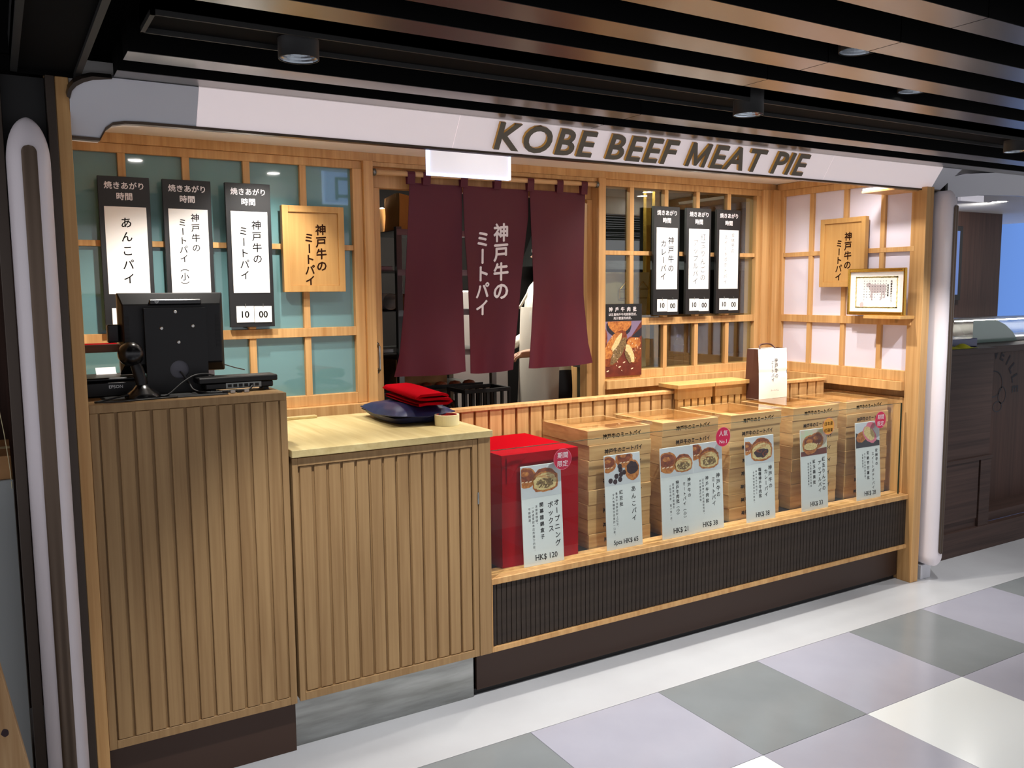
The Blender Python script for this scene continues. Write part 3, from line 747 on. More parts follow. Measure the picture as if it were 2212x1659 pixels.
# ================================================================== TRAYS, LIDS, CARDS
def tray_mesh():
    W, D, H, T = 0.166, 0.174, 0.0618, 0.012; t = MB()
    v = [(-W, -D, 0), (W, -D, 0), (W, D, 0), (-W, D, 0), (-W, -D, H), (W, -D, H), (W, D, H), (-W, D, H),
         (-W+T, -D+T, H), (W-T, -D+T, H), (W-T, D-T, H), (-W+T, D-T, H), (-W+T, -D+T, 0.012), (W-T, -D+T, 0.012), (W-T, D-T, 0.012), (-W+T, D-T, 0.012)]
    f = [(3, 2, 1, 0), (0, 1, 5, 4), (1, 2, 6, 5), (2, 3, 7, 6), (3, 0, 4, 7), (4, 5, 9, 8), (5, 6, 10, 9), (6, 7, 11, 10), (7, 4, 8, 11),
         (8, 9, 13, 12), (9, 10, 14, 13), (10, 11, 15, 14), (11, 8, 12, 15), (12, 13, 14, 15)]
    t.raw(v, f, TRAYW); return t.mesh('tray', bevel=0.0009)
TM = tray_mesh()
t = MB(); preload([('神戸牛のミートパイ', 0.0, 2)])
h_text(t, lambda a, b: (a, -0.1745, b), '神戸牛のミートパイ', 0.013, 0.024, 0.0228, INK, 0.03, 2, align='C', brush=0.02)
TXM = t.mesh('lettering')
STX = [2.078, 2.473, 2.880, 3.297, 3.690]
ORD = ['top', 'second', 'third', 'fourth', 'fifth', 'sixth', 'seventh', 'bottom']
WHERE = ['beside the red cube', 'behind the two overlapping cards', 'behind the curry pie card', 'under the paper bag', 'at the right end of the glass']
for s, x0 in enumerate(STX):
    for k in range(8):
        cx = x0+0.166+random.uniform(-.003, .003); cy = 2.872+0.174+random.uniform(-.004, .004); rz = random.uniform(-.008, .008)
        tr = put('pie_tray', TM, None, (cx, cy, 0.4652+0.0628*k), rz)
        tag(tr, '%s light wooden tray in the stack %s' % (ORD[7-k], WHERE[s]), 'tray', 'stacked wooden pie trays')
        lt = bpy.data.objects.new('lettering', TXM); COL.objects.link(lt); lt.parent = tr
    z = 0.4652+0.0628*8
    ld = thing('tray_lid', (x0+0.166, 3.053, z), 'clear acrylic lid on the tray stack %s' % WHERE[s], 'lid', 'clear lids on the tray stacks')
    t = MB(); x1 = x0+0.332; a, b, c, e = x0-0.004, x1+0.004, 2.868, 3.224
    t.poly([(a, c, z+.012), (b, c, z+.012), (b, e, z+.012), (a, e, z+.012)], LIDG); mesh_obj('sheet', t, ld)
    t = MB(); th = 0.0025
    t.box(a, b, c, c+th, z, z+.0118, LIDG); t.box(a, b, e-th, e, z, z+.0118, LIDG); t.box(a, a+th, c+th, e-th, z, z+.0118, LIDG); t.box(b-th, b, c+th, e-th, z, z+.0118, LIDG)
    mesh_obj('rim', t, ld)
# ---- gift box wrapped in red cloth
rb = thing('red_cloth_cube', (1.82, 3.08, 0.465), 'display cube draped in bright red cloth beside the cabinet', 'display cube')
t = MB(); X0, X1, Y0, Y1, Z0, Z1 = 1.640, 2.000, 2.838, 3.250, 0.4655, 0.915
def cloth_front(u, v):
    return (X0+(X1-X0)*u, Y0-0.004*math.sin(PI*u)*(1-v)+0.003*math.sin(9*u+5*v)*v*(1-v), Z0+(Z1-Z0)*v)
t.grid(cloth_front, 14, 14, RED)
t.grid(lambda u, v: (X1+0.004*math.sin(PI*u)*(1-v), Y0+(Y1-Y0)*u, Z0+(Z1-Z0)*v), 8, 8, RED)
t.grid(lambda u, v: (X0-0.002, Y1-(Y1-Y0)*u, Z0+(Z1-Z0)*v), 8, 8, RED)
t.grid(lambda u, v: (X1-(X1-X0)*u, Y1, Z0+(Z1-Z0)*v), 8, 8, RED)
t.grid(lambda u, v: (X0+(X1-X0)*u, Y0+(Y1-Y0)*v, Z1+0.004*math.sin(PI*u)*math.sin(PI*v)), 8, 8, RED)
mesh_obj('cloth', t, rb, smooth=False)
t = MB()                                               # folded flap hanging over the left corner
t.grid(lambda u, v: (X0+0.02+0.10*u*(0.4+0.6*v), Y0-0.006-0.006*math.sin(PI*u), Z1-0.002-0.11*(1-v)*(1-0.5*u)), 8, 8, RED)
mesh_obj('fold', t, rb, smooth=True)

BUN = [(-.98, -.45), (-1.02, .10), (-.86, .48), (-.45, .76), (.08, .82), (.58, .66), (.94, .30), (1.0, -.12), (.90, -.55), (.48, -.72), (-.20, -.76), (-.76, -.68)]
BUNIN = [(-.86, -.42), (-.90, .06), (-.62, .30), (-.20, .44), (.25, .46), (.68, .30), (.86, .02), (.80, -.46), (.40, -.60), (-.20, -.64), (-.68, -.56)]
def shape(mb, mp, pts, cx, cy, s, mat, seed, jit=0.03):
    rnd = random.Random(seed); out = []
    n = len(pts)
    for i in range(n):
        (ax, ay), (bx_, by_) = pts[i], pts[(i+1) % n]
        for t_ in (0.0, 0.33, 0.66):
            out.append((ax+(bx_-ax)*t_+rnd.uniform(-jit, jit), ay+(by_-ay)*t_+rnd.uniform(-jit, jit)))
    mb.poly([mp(cx+x*s, cy+y*s) for x, y in out], mat)
def pie_cut(mb, mp, cx, cy, s, seed, filling=FILL, L=0.0004):
    """a halved pie seen from the front: browned dome, creamy layers, filling, flat base"""
    f = [lambda a, b, k=k: mp(a, b, L*(k+1)) for k in range(6)]
    shape(mb, f[0], BUN, cx, cy, s, CRUST, seed)
    shape(mb, f[1], [(-.84, .34), (-.80, .50), (-.40, .74), (.10, .79), (.55, .64), (.88, .34), (.55, .48), (.05, .58), (-.45, .52)], cx, cy, s, CRUSTD, seed+1, .02)
    shape(mb, f[2], BUNIN, cx, cy, s, CREAMP, seed+2)
    rnd = random.Random(seed)
    for k in range(5): blob(mb, f[3], cx+rnd.uniform(-.5, .5)*s, cy+(.05+.07*k)*s, s*.42, s*.018, CRUST, 10, .3, rnd.uniform(-.15, .15), seed+k)
    blob(mb, f[3], cx-s*0.04, cy-s*0.20, s*0.66, s*0.32, filling, 22, 0.14, 0.0, seed+3)
    for k in range(16):
        blob(mb, f[4], cx+rnd.uniform(-.56, .5)*s, cy-s*0.20+rnd.uniform(-.26, .26)*s, s*rnd.uniform(.05, .12), s*rnd.uniform(.025, .05), CREAMP if filling is FILL else CRUSTD, 7, .25, rnd.uniform(0, 3), seed+k)
def pie_whole(mb, mp, cx, cy, s, seed, L=0.0004):
    f = [lambda a, b, k=k: mp(a, b, L*(k+1)) for k in range(4)]
    blob(mb, f[0], cx, cy, s, s*0.85, CRUST, 24, 0.05, 0, seed); blob(mb, f[1], cx, cy+s*.18, s*.8, s*.55, CRUSTD, 20, .07, 0, seed+1)
    blob(mb, f[2], cx-s*.1, cy+s*.3, s*.4, s*.2, CRUST, 14, .1, 0, seed+2)
    for k in range(3): blob(mb, f[3], cx-s*.4+s*.4*k, cy-s*.35, s*.16, s*.05, SHINE, 8, .1, .2, seed+k)
def picture(mb, mp, kind, x0, x1, y0, y1):
    """flat print of pies clipped to its rectangle"""
    q = lambda a, b, k=0.0: mp(min(max(a, x0), x1), min(max(b, y0), y1), 0.0004+k)
    bg = {'apple': PICGR, 'potato': PICBG}.get(kind, PICBG)
    mb.poly([q(x0, y0), q(x1, y0), q(x1, y1), q(x0, y1)], bg)
    w_, h_ = x1-x0, y1-y0; X = lambda a: x0+a*w_; Yy = lambda b: y0+b*h_
    if kind == 'box': pie_whole(mb, q, X(.12), Yy(.66), w_*.26, 3); pie_cut(mb, q, X(.60), Yy(.52), w_*.33, 11)
    elif kind == 'anko':
        pie_whole(mb, q, X(.10), Yy(.72), w_*.22, 4); pie_whole(mb, q, X(.55), Yy(.86), w_*.25, 8)
        blob(mb, lambda a, b: q(a, b, .0006), X(.78), Yy(.45), w_*.21, w_*.24, CRUST, 22, .05, 0, 3); blob(mb, lambda a, b: q(a, b, .0009), X(.78), Yy(.52), w_*.17, w_*.15, BEAN, 20, .08, 0, 9)
        rnd = random.Random(2)
        for k, (a, b) in enumerate(((.15, .17), (.28, .12), (.32, .30), (.42, .18), (.45, .34), (.44, .50), (.42, .62), (.54, .40))):
            blob(mb, lambda a2, b2: q(a2, b2, .0006), X(a), Yy(b), w_*.062, w_*.06, BEAN, 14, .06, .4, k)
    elif kind == 'small': pie_whole(mb, q, X(.20), Yy(.50), w_*.30, 5); pie_cut(mb, q, X(.70), Yy(.42), w_*.28, 21)
    elif kind == 'meat': pie_whole(mb, q, X(.12), Yy(.75), w_*.24, 15); pie_cut(mb, q, X(.58), Yy(.45), w_*.33, 31)
    elif kind == 'curry': pie_whole(mb, q, X(.06), Yy(.62), w_*.2, 25); pie_cut(mb, q, X(.58), Yy(.50), w_*.38, 41, BEAN)
    elif kind == 'apple':
        mb.poly([q(x0, y0, .0003), q(x1, y0, .0003), q(x1, Yy(.25), .0003), q(x0, Yy(.18), .0003)], PICTB)
        pie_whole(mb, q, X(.62), Yy(.55), w_*.26, 55); pie_whole(mb, q, X(.36), Yy(.42), w_*.30, 51)
        blob(mb, lambda a, b: q(a, b, .0024), X(.36), Yy(.36), w_*.26, w_*.10, CREAMP, 18, .05, 0, 4)
    else:
        mb.poly([q(x0, y0, .0003), q(x1, y0, .0003), q(x1, Yy(.20), .0003), q(x0, Yy(.62), .0003)], PICDK)
        blob(mb, lambda a, b: q(a, b, .0005), X(.62), Yy(.86), w_*.2, w_*.1, PINKF, 12, .1, 0, 3)
        blob(mb, lambda a, b: q(a, b, .0008), X(.25), Yy(.45), w_*.24, w_*.15, CRUST, 18, .08, .3, 8)
        blob(mb, lambda a, b: q(a, b, .0011), X(.58), Yy(.50), w_*.32, w_*.2, PINKF, 20, .06, -.6, 6)
        blob(mb, lambda a, b: q(a, b, .0014), X(.56), Yy(.55), w_*.27, w_*.16, CREAMP, 20, .08, -.6, 7)
CARDS = [
 (1.715, 0.0, 'box', ('オープニング', 'ボックス'), '開幕雜錦盒子', ('以優惠價錢、', '一次過嘗試本店所推介的批。', '不容錯過。'), 'HK$ 120', 'white price card reading HK$ 120 in front of the red cube'),
 (2.119, 0.0, 'anko', ('', 'あんこパイ'), '紅豆批', ('香濃牛油酥皮配上紅豆，', '令人有種懷念感覺的一口批。'), '5pcs HK$ 65', 'white price card reading HK$ 65 with beans in its picture'),
 (2.418, 0.0, 'small', ('神戸牛の', 'ミートパイ（小）'), '神戶牛肉批（小）', ('同樣是肉汁豐富的', '小型牛肉批，當小食一流。'), 'HK$ 21', 'white price card reading HK$ 21 overlapping its neighbour'),
 (2.597, 0.006, 'meat', ('神戸牛の', 'ミートパイ'), '神戶牛肉批', ('以名貴神戶牛肉炮製而成，', '肉汁豐富的肉批。'), 'HK$ 38', 'white price card reading HK$ 38 under the round red No.1 sticker'),
 (2.923, 0.0, 'curry', ('神戸牛の', 'カレーパイ'), '咖喱神戶牛肉批', ('神戶免治牛肉加上', '辛辣咖喱製成的牛肉批。'), 'HK$ 38', 'white price card for curry pie reading HK$ 38, standing alone before the middle stack'),
 (3.294, 0.0, 'apple', ('紅玉りんごの', 'アップルパイ'), '紅玉蘋果批', ('以大量新鮮紅玉蘋果', '製成的香甜蘋果批。'), 'HK$ 33', 'white price card reading HK$ 33 under the orange sticker'),
 (3.699, 0.0, 'potato', ('安納芋の', 'スイートポテトパイ'), '安納芋甘薯批', ('充滿了安納芋甜甘香、', '鬆軟的甜點。'), 'HK$ 28', 'white price card reading HK$ 28, rightmost of the row')]
need = set()
for c in CARDS:
    for s_ in c[3]: need |= {(ch, 0.0, 2) for ch in s_}
    need |= {(ch, 0.0, 2) for ch in c[4]}
    for s_ in c[5]: need |= {(ch, 0.0, 1) for ch in s_}
    need |= {(c[6], 0.012, 3)}
for s_ in ('神戸牛の', 'ミートパイ', 'あんこパイ', 'ミートパイ（小）', 'カレーパイ', '紅玉りんごの', 'アップルパイ', '安納芋の', 'スイートポテトパイ'):
    need |= {(ch, r, q) for ch in s_ for r, q in ((0.0, 2), (0.0, 3))}
preload(sorted(need))
CW, CH = 0.188, 0.397
for x0, dy, kind, title, sub, small, price, lab in CARDS:
    c = thing('price_card', (x0+CW/2, 2.80+dy, 0.4695), lab, 'price card', 'white price cards behind the glass')
    lean = 0.026
    def mp(a, b, k=0.0, x0=x0, dy=dy): return (x0+a, 2.797+dy+lean*b/CH-k, 0.4698+b*0.998)
    t = MB(); q = [mp(0, 0), mp(CW, 0), mp(CW, CH), mp(0, CH)]; bk = [(x, y+0.003, z) for x, y, z in q]
    t.raw([Vector(p) for p in q]+[Vector(p) for p in bk], [(0, 1, 2, 3), (7, 6, 5, 4), (0, 4, 5, 1), (1, 5, 6, 2), (2, 6, 7, 3), (3, 7, 4, 0)], CARDW)
    mesh_obj('board', t, c)
    t = MB(); picture(t, mp, kind, 0.002, CW-0.002, CH-0.128, CH-0.003); mesh_obj('picture', t, c)
    t = MB(); mq = lambda a, b: mp(a, b, 0.0006)
    r_col, l_col = title
    if r_col == '':
        v_text(t, mq, l_col, 0.148, CH-0.137, 0.026, 0.031, INK, 0.012, 2, brush=.06); sc_ = 0.082
    elif kind == 'box':
        v_text(t, mq, r_col, 0.162, CH-0.142, 0.027, 0.0325, INK, 0.012, 2, brush=.06); v_text(t, mq, l_col, 0.132, CH-0.148, 0.027, 0.032, INK, 0.012, 2, brush=.06); sc_ = 0.090
    else:
        pt_ = 0.0255 if len(l_col) < 8 else 0.0205
        v_text(t, mq, r_col, 0.160, CH-0.140, pt_*.95, pt_*1.12, INK, 0.012, 2, brush=.06); v_text(t, mq, l_col, 0.131, CH-0.156, pt_*.92, pt_*1.06, INK, 0.012, 2, brush=.06); sc_ = 0.092
    v_text(t, mq, sub, sc_, CH-0.146, 0.0195, 0.0255 if len(sub) < 7 else 0.0205, INK, 0.012, 2, brush=.04)
    for k, s_ in enumerate(small): v_text(t, mq, s_, sc_-0.024-0.0165*k, CH-0.156-0.004*k, 0.0115, 0.0142, INKG, 0.0, 1)
    serif_text(t, mq, price, 0.105 if price[0] == 'H' else 0.100, 0.020, 0.031 if price[0] == 'H' else 0.027, INK)
    mesh_obj('lettering', t, c)
# ---- round stickers on the glass
for x, z, r, mat, lines, lab, ink in (
    (1.890, 0.885, 0.0425, REDC, ('期間', '限定'), 'round crimson sticker on the glass before the red cube', INKW), (2.754, 0.892, 0.044, REDP, ('人氣', 'No.1'), 'round red sticker reading No.1 on the glass', INKW),
    (3.455, 0.878, 0.042, ORANGE, ('日本産', '紅蘋果'), 'round orange sticker on the glass', INKB), (3.850, 0.876, 0.043, REDP, ('期間', '限定'), 'round red sticker on the glass at its right end', INKW)):
    st = thing('round_sticker', (x, 2.7865, z), lab, 'sticker', 'round stickers on the glass screen')
    t = MB(); t.lathe([(r, 0.0), (r, 0.0008), (0, 0.0008)], mat, seg=36, M=Matrix.Translation((x, 2.7885, z)) @ Matrix.Rotation(PI/2, 4, 'X')); mesh_obj('disc', t, st)
    t = MB(); t.lathe([(r, 0.0009), (r-.0016, 0.0009)], PINKF, seg=36, M=Matrix.Translation((x, 2.7885, z)) @ Matrix.Rotation(PI/2, 4, 'X')); mesh_obj('rim_line', t, st)
    t = MB(); mq = plane_y(2.7868)
    for k, s_ in enumerate(lines):
        sz = r*(.62 if len(s_) == 2 else .5 if len(s_) == 3 else .55)
        h_text(t, mq, s_, x, z+(0.006 if k == 0 else -r*.66), sz, ink, 0.0, 2, align='C')
    mesh_obj('lettering', t, st)

# ================================================================== BOARDS AND PICTURES ON THE WALLS
preload([('焼きあがり', 0.0, 2), ('時間', 0.0, 2), ('10', 0.0, 3), ('00', 0.0, 3)])
BOARDS = [
 (0.362, 'A', ('', 'あんこパイ'), 'black menu board with one column of writing, partly behind the register screen'),
 (0.592, 'B', ('神戸牛の', 'ミートパイ（小）'), 'black menu board with bracketed small-size writing above the register screen'),
 (0.831, 'C', ('神戸牛の', 'ミートパイ'), 'black menu board beside the bright square wooden sign'),
 (3.078, 'D', ('神戸牛の', 'カレーパイ'), 'black menu board right of the food poster, first of the right-hand three'),
 (3.311, 'E', ('紅玉りんごの', 'アップルパイ'), 'black menu board in the middle of the right-hand three'),
 (3.539, 'F', ('安納芋の', 'スイートポテトパイ'), 'black menu board nearest the corner post')]
for x0, kind, (rc_, lc_), lab in BOARDS:
    b = thing('menu_board', (x0+0.0915, 3.67, 1.407), lab, 'menu board', 'black menu boards with baking times')
    bx('backing', x0, x0+0.183, 3.660, 3.678, 1.407, 1.995, BOARD, b, 0.001)
    bx('paper', x0+0.018, x0+0.167, 3.6575, 3.6598, 1.548, 1.881, PAPER, b, 0)
    bx('wall_clip', x0+0.078, x0+0.106, 3.668, 3.70, 1.398, 1.4065, OAK, b, 0)
    t = MB(); mq = plane_y(3.6592)
    h_text(t, mq, '焼きあがり', x0+0.0915, 1.950, 0.0292, INKW, 0.02, 2, align='C'); h_text(t, mq, '時間', x0+0.0915, 1.909, 0.0300, INKW, 0.02, 2, align='C')
    mesh_obj('heading', t, b)
    t = MB(); t2_ = MB(); mq = plane_y(3.6572); c0 = x0+0.0925
    if kind == 'A': v_text(t, mq, lc_, c0, 1.848, 0.043, 0.0535, INK, 0.012, 2, brush=.05)
    elif kind == 'B': v_text(t2_, mq, rc_, c0+0.025, 1.868, 0.034, 0.0395, INK, 0.012, 2, brush=.05); v_text(t, mq, lc_, c0-0.024, 1.846, 0.033, 0.0355, INK, 0.012, 2, brush=.05)
    elif kind == 'C': v_text(t2_, mq, rc_, c0+0.028, 1.850, 0.041, 0.046, INK, 0.012, 2, brush=.05); v_text(t, mq, lc_, c0-0.026, 1.824, 0.040, 0.045, INK, 0.012, 2, brush=.05)
    elif kind == 'D': v_text(t2_, mq, rc_, c0+0.028, 1.838, 0.043, 0.050, INK, 0.01, 2, brush=.05); v_text(t, mq, lc_, c0-0.026, 1.818, 0.041, 0.0445, INK, 0.01, 2, brush=.05)
    elif kind == 'E': v_text(t2_, mq, rc_, c0+0.030, 1.858, 0.039, 0.0445, INKG, 0.0, 2, brush=.05); v_text(t, mq, lc_, c0-0.025, 1.826, 0.038, 0.0425, INKG, 0.0, 2, brush=.05)
    else: v_text(t2_, mq, rc_, c0+0.030, 1.868, 0.026, 0.0295, INKG, 0.0, 2, brush=.05); v_text(t, mq, lc_, c0-0.025, 1.856, 0.026, 0.0315, INKG, 0.0, 2, brush=.05)
    mesh_obj('writing', t, b)
    if rc_: mesh_obj('writing', t2_, b)
    for k, num in enumerate(('10', '00')):
        xa = x0+(0.025 if k == 0 else 0.0985); dz = 0.0015*(1-2*k)*(1 if kind in 'DEF' else .3)
        n_ = bx('number_card', xa, xa+0.0715, 3.6562-0.0006*k, 3.6585, 1.426+dz, 1.493+dz, PAPER, b, 0)
        t = MB(); h_text(t, plane_y(3.6555-0.0006*k), num, xa+0.036, 1.446+dz, 0.038, INK, 0.02, 3, align='C'); mesh_obj('number', t, n_, local=False)
        t = MB(); t.tube([(xa+0.036, 3.660, 1.502), (xa+0.036, 3.654, 1.503), (xa+0.036, 3.6535, 1.492), (xa+0.036, 3.656, 1.488)], 0.0012, METALG, 6); mesh_obj('hook', t, b)
def wood_sign(place, lab, sz):
    """place(u, v, d) -> point; u across, v up, d out from the wall"""
    o = thing('wooden_sign', place(sz[0]/2, 0, 0), lab, 'wooden sign', 'maple signs with brush writing')
    W, H = sz; F = 0.027
    def bxo(name, u0, u1, v0, v1, d0, d1):
        t = MB(); P = [Vector(place(a, b, d)) for d in (d0, d1) for b in (v0, v1) for a in (u0, u1)]
        t.raw(P, [(0, 1, 3, 2), (4, 6, 7, 5), (0, 4, 5, 1), (2, 3, 7, 6), (0, 2, 6, 4), (1, 5, 7, 3)], MAPLE); return mesh_obj(name, t, o, bevel=0.001)
    bxo('frame_side', 0, F, 0, H, 0.0, 0.030); bxo('frame_side', W-F, W, 0, H, 0.0, 0.030)
    bxo('frame_end', F, W-F, H-F, H, 0.0, 0.030); bxo('frame_end', F, W-F, 0, F, 0.0, 0.030)
    bxo('panel', F, W-F, F, H-F, 0.004, 0.022)
    t = MB(); mq = lambda a, b: place(a, b, 0.0226)
    v_text(t, mq, '神戸牛の', W*0.62, H*0.80, 0.049, 0.0515, INKB, 0.03, 2, brush=.07); v_text(t, mq, 'ミートパイ', W*0.425, H*0.695, 0.045, 0.0455, INKB, 0.03, 2, brush=.07)
    mesh_obj('writing', t, o)
wood_sign(lambda a, b, d: (1.061+a, 3.692-d, 1.550+b), 'square maple sign with brush writing on the teal window', (0.272, 0.365))
wood_sign(lambda a, b, d: (4.042-d, 3.335-a, 1.553+b), 'maple sign with brush writing on the white lattice wall', (0.293, 0.375))
# ---- food poster
po = thing('food_poster', (2.887, 3.69, 1.084), 'tall food poster of glossy pies with black heading beside the doorway', 'poster')
bx('sheet', 2.754, 3.021, 3.686, 3.6895, 1.084, 1.472, PICTB, po, 0)
t = MB(); mpp = lambda a, b, k=0.0: (min(max(a, 2.755), 3.020), 3.6855-k, b)
t.poly([mpp(2.754, 1.380), mpp(3.021, 1.380), mpp(3.021, 1.472), mpp(2.754, 1.472)], BOARD)
t.poly([mpp(2.754, 1.27, .0002), mpp(2.90, 1.24, .0002), mpp(3.021, 1.38, .0002), mpp(2.754, 1.38, .0002)], PICLIL)
t.poly([mpp(2.90, 1.26, .0003), mpp(3.021, 1.345, .0003), mpp(3.021, 1.30, .0003), mpp(2.88, 1.22, .0003)], PICDK)
f3 = lambda k: (lambda a, b: mpp(a, min(b, 1.3795), k))
blob(t, f3(.0005), 2.865, 1.352, .085, .055, PICDK, 22, .03, 0, 3); blob(t, f3(.0008), 2.868, 1.378, .082, .062, CRUST, 22, .04, 0, 4)
blob(t, f3(.0006), 2.757, 1.29, .03, .06, CRUSTD, 18, .06, 0, 5)
blob(t, f3(.0010), 2.838, 1.235, .060, .115, CRUSTD, 30, .04, -.62, 7); blob(t, f3(.0013), 2.820, 1.250, .036, .085, CRUST, 26, .06, -.62, 8)
blob(t, f3(.0014), 2.862, 1.222, .030, .085, FILL, 26, .10, -.62, 9); blob(t, f3(.0016), 2.850, 1.268, .016, .055, CREAMP, 18, .12, -.62, 10)
blob(t, f3(.0010), 2.962, 1.222, .055, .075, CRUSTD, 28, .05, .30, 12); blob(t, f3(.0013), 2.965, 1.262, .048, .030, CRUST, 22, .08, .1, 13)
blob(t, f3(.0014), 2.940, 1.205, .022, .055, CREAMP, 22, .07, .45, 14); blob(t, f3(.0016), 2.926, 1.185, .012, .040, FILL, 18, .15, .5, 15)
rnd = random.Random(5)
for k in range(34):
    a, b = (2.838+rnd.gauss(0, .028), 1.235+rnd.gauss(0, .055)) if k % 2 else (2.965+rnd.gauss(0, .022), 1.235+rnd.gauss(0, .03))
    blob(t, f3(.0019), a, b, rnd.uniform(.002, .006), rnd.uniform(.001, .003), SHINE, 8, .2, rnd.uniform(0, 3), k)
for a, b in ((2.79, 1.115), (2.955, 1.122), (2.90, 1.158), (2.87, 1.135)): blob(t, f3(.0006), a, b, .008, .004, SHINE, 9, .2, .3, 2)
mesh_obj('picture', t, po)
t = MB(); mq = plane_y(3.6848); preload([(c, 0.0, 2) for c in '神戶牛肉批'])
for k, ch in enumerate('神戶牛肉批'): h_text(t, mq, ch, 2.808+0.0405*k, 1.434, 0.026, INKW, .03, 2, align='C', brush=.06)
h_text(t, mq, '以名貴神戶牛肉炮製而成。', 2.890, 1.410, 0.0168, INKW, 0.012, 1, align='C'); h_text(t, mq, '肉汁豐富的肉批。', 2.890, 1.390, 0.0168, INKW, 0.012, 1, align='C')
mesh_obj('lettering', t, po)
# ---- certificate on its little shelf, right-hand wall
sh = thing('certificate_shelf', (3.98, 2.86, 1.387), 'small wooden shelf under the framed certificate', 'shelf')
bx('board', 3.932, 4.0485, 2.757, 2.975, 1.387, 1.4035, MAPLE, sh, 0.001); bx('bracket', 4.02, 4.0485, 2.85, 2.88, 1.365, 1.3868, MAPLE, sh, 0.001)
ce = thing('framed_certificate', (3.99, 2.93, 1.4038), 'gold-framed certificate with a gray cow standing on the small shelf', 'certificate')
Yc0, Yc1, zc0, zc1 = 3.110, 2.762, 1.4040, 1.648
def cp(a, b, k=0.0): return (3.985-k, Yc0-a, zc0+b)       # a from left to right
Wc, Hc = Yc0-Yc1, zc1-zc0
def cbox(name, u0, u1, v0, v1, d0, d1, mat, bev=0.0015):
    t = MB(); P = [Vector(cp(a, b, d)) for d in (d0, d1) for b in (v0, v1) for a in (u0, u1)]
    t.raw(P, [(0, 1, 3, 2), (4, 6, 7, 5), (0, 4, 5, 1), (2, 3, 7, 6), (0, 2, 6, 4), (1, 5, 7, 3)], mat); return mesh_obj(name, t, ce, bevel=bev)
cbox('frame_side', 0, .014, 0, Hc, 0, .016, GOLD, .003); cbox('frame_side', Wc-.014, Wc, 0, Hc, 0, .016, GOLD, .003)
cbox('frame_end', .014, Wc-.014, Hc-.018, Hc, 0, .016, GOLD, .003); cbox('frame_end', .014, Wc-.014, 0, .018, 0, .016, GOLD, .003)
cbox('paper', .014, Wc-.014, .018, Hc-.018, 0, .006, PAPER, 0)
t = MB(); ck = lambda k: (lambda a, b: cp(a, b, .0062+k))
for i in range(26):
    a = .055+(Wc-.11)*i/25
    for vv in (.040, Hc-.046): blob(t, ck(.0), a, vv, .009, .0045, OCHRE, 8, .3, 0, i)
for i in range(12):
    b = .045+(Hc-.095)*i/11
    for aa in (.050, Wc-.052): blob(t, ck(.0), aa, b, .0045, .009, OCHRE, 8, .3, 0, i)
cow = [(-.062, .052), (-.052, .058), (-.044, .062), (-.036, .060), (-.028, .052), (.020, .050), (.058, .051), (.066, .046), (.067, .020), (.060, .008), (.061, -.020), (.054, -.026), (.050, -.024), (.053, -.010), (.044, .004), (.040, -.030), (.028, -.034), (.034, -.020), (.034, .008), (.010, .003), (-.018, .004), (-.020, -.032), (-.028, -.033), (-.026, -.014), (-.032, -.024), (-.038, -.022), (-.030, .004), (-.036, .018), (-.044, .036), (-.058, .038)]
t.poly([cp(.17+a*.95, .112+b*.95, .0064) for a, b in cow], GRAYCOW)
blob(t, ck(.0003), .088, .055, .012, .014, SEALR, 12, .1, 0, 4)
v_text(t, ck(.0005), '兵庫県産神戸ビーフ', Wc-.085, Hc-.062, .0115, .0128, INK, 0.012, 1); v_text(t, ck(.0005), '産地証明書', Wc-.105, Hc-.082, .0115, .0128, INK, 0.012, 1)
for i in range(9):
    for j in range(8 - (i % 3)): blob(t, ck(.0005), .10+.0165*i, Hc-.066-.014*j, .0022, .003, INKG, 5, .4, 0, i*9+j)
mesh_obj('print', t, ce)

# ================================================================== NOREN CURTAIN
rod = thing('curtain_rod', (2.1, 3.68, 2.085), 'pale wooden rod across the kitchen doorway', 'curtain rod')
t = MB(); t.tube([(1.480, 3.684, 2.078), (2.7205, 3.684, 2.090)], 0.0115, RODW, 14); mesh_obj('pole', t, rod, smooth=True)
for xx, zz in ((1.486, 2.078), (2.714, 2.090)):
    t = MB(); t.tube([(xx-.006, 3.684, zz), (xx+.006, 3.684, zz)], 0.016, STEELD, 14); mesh_obj('bracket', t, rod, smooth=True)
cu = thing('noren_curtain', (2.1, 3.684, 1.15), 'dark maroon split curtain with white brush writing hanging in the doorway', 'curtain')
def lerp(a, b, f): return a+(b-a)*f
def edge(tab, v):
    for (v0, x0), (v1, x1) in zip(tab[:-1], tab[1:]):
        if v0 <= v <= v1:
            f = (v-v0)/(v1-v0)
            return lerp(x0, x1, f)
    return tab[-1][1]
# tables run from the bottom (v=0) to the top (v=1)
PANELS = [([(0, 1.563), (.12, 1.60), (.35, 1.628), (1, 1.662)], [(0, 1.930), (.5, 1.926), (.72, 1.930), (1, 1.934)], 0.3, 1.157),
          ([(0, 1.964), (.15, 1.962), (.5, 1.948), (.72, 1.936), (1, 1.934)], [(0, 2.205), (.1, 2.215), (.35, 2.250), (.6, 2.275), (.85, 2.304), (1, 2.306)], 2.1, 1.150),
          ([(0, 2.279), (.2, 2.297), (.45, 2.318), (.85, 2.308), (1, 2.306)], [(0, 2.692), (.12, 2.668), (.4, 2.650), (1, 2.652)], 4.0, 1.160)]
def yfold(x, z, ph):
    v = (2.045-z)/0.89
    return 3.692 + (0.008+0.026*v)*math.sin(11*x+ph+1.6*v) + 0.012*v*math.sin(24*x+2*ph-2*v) + 0.004*math.sin(40*x+6*v)*v
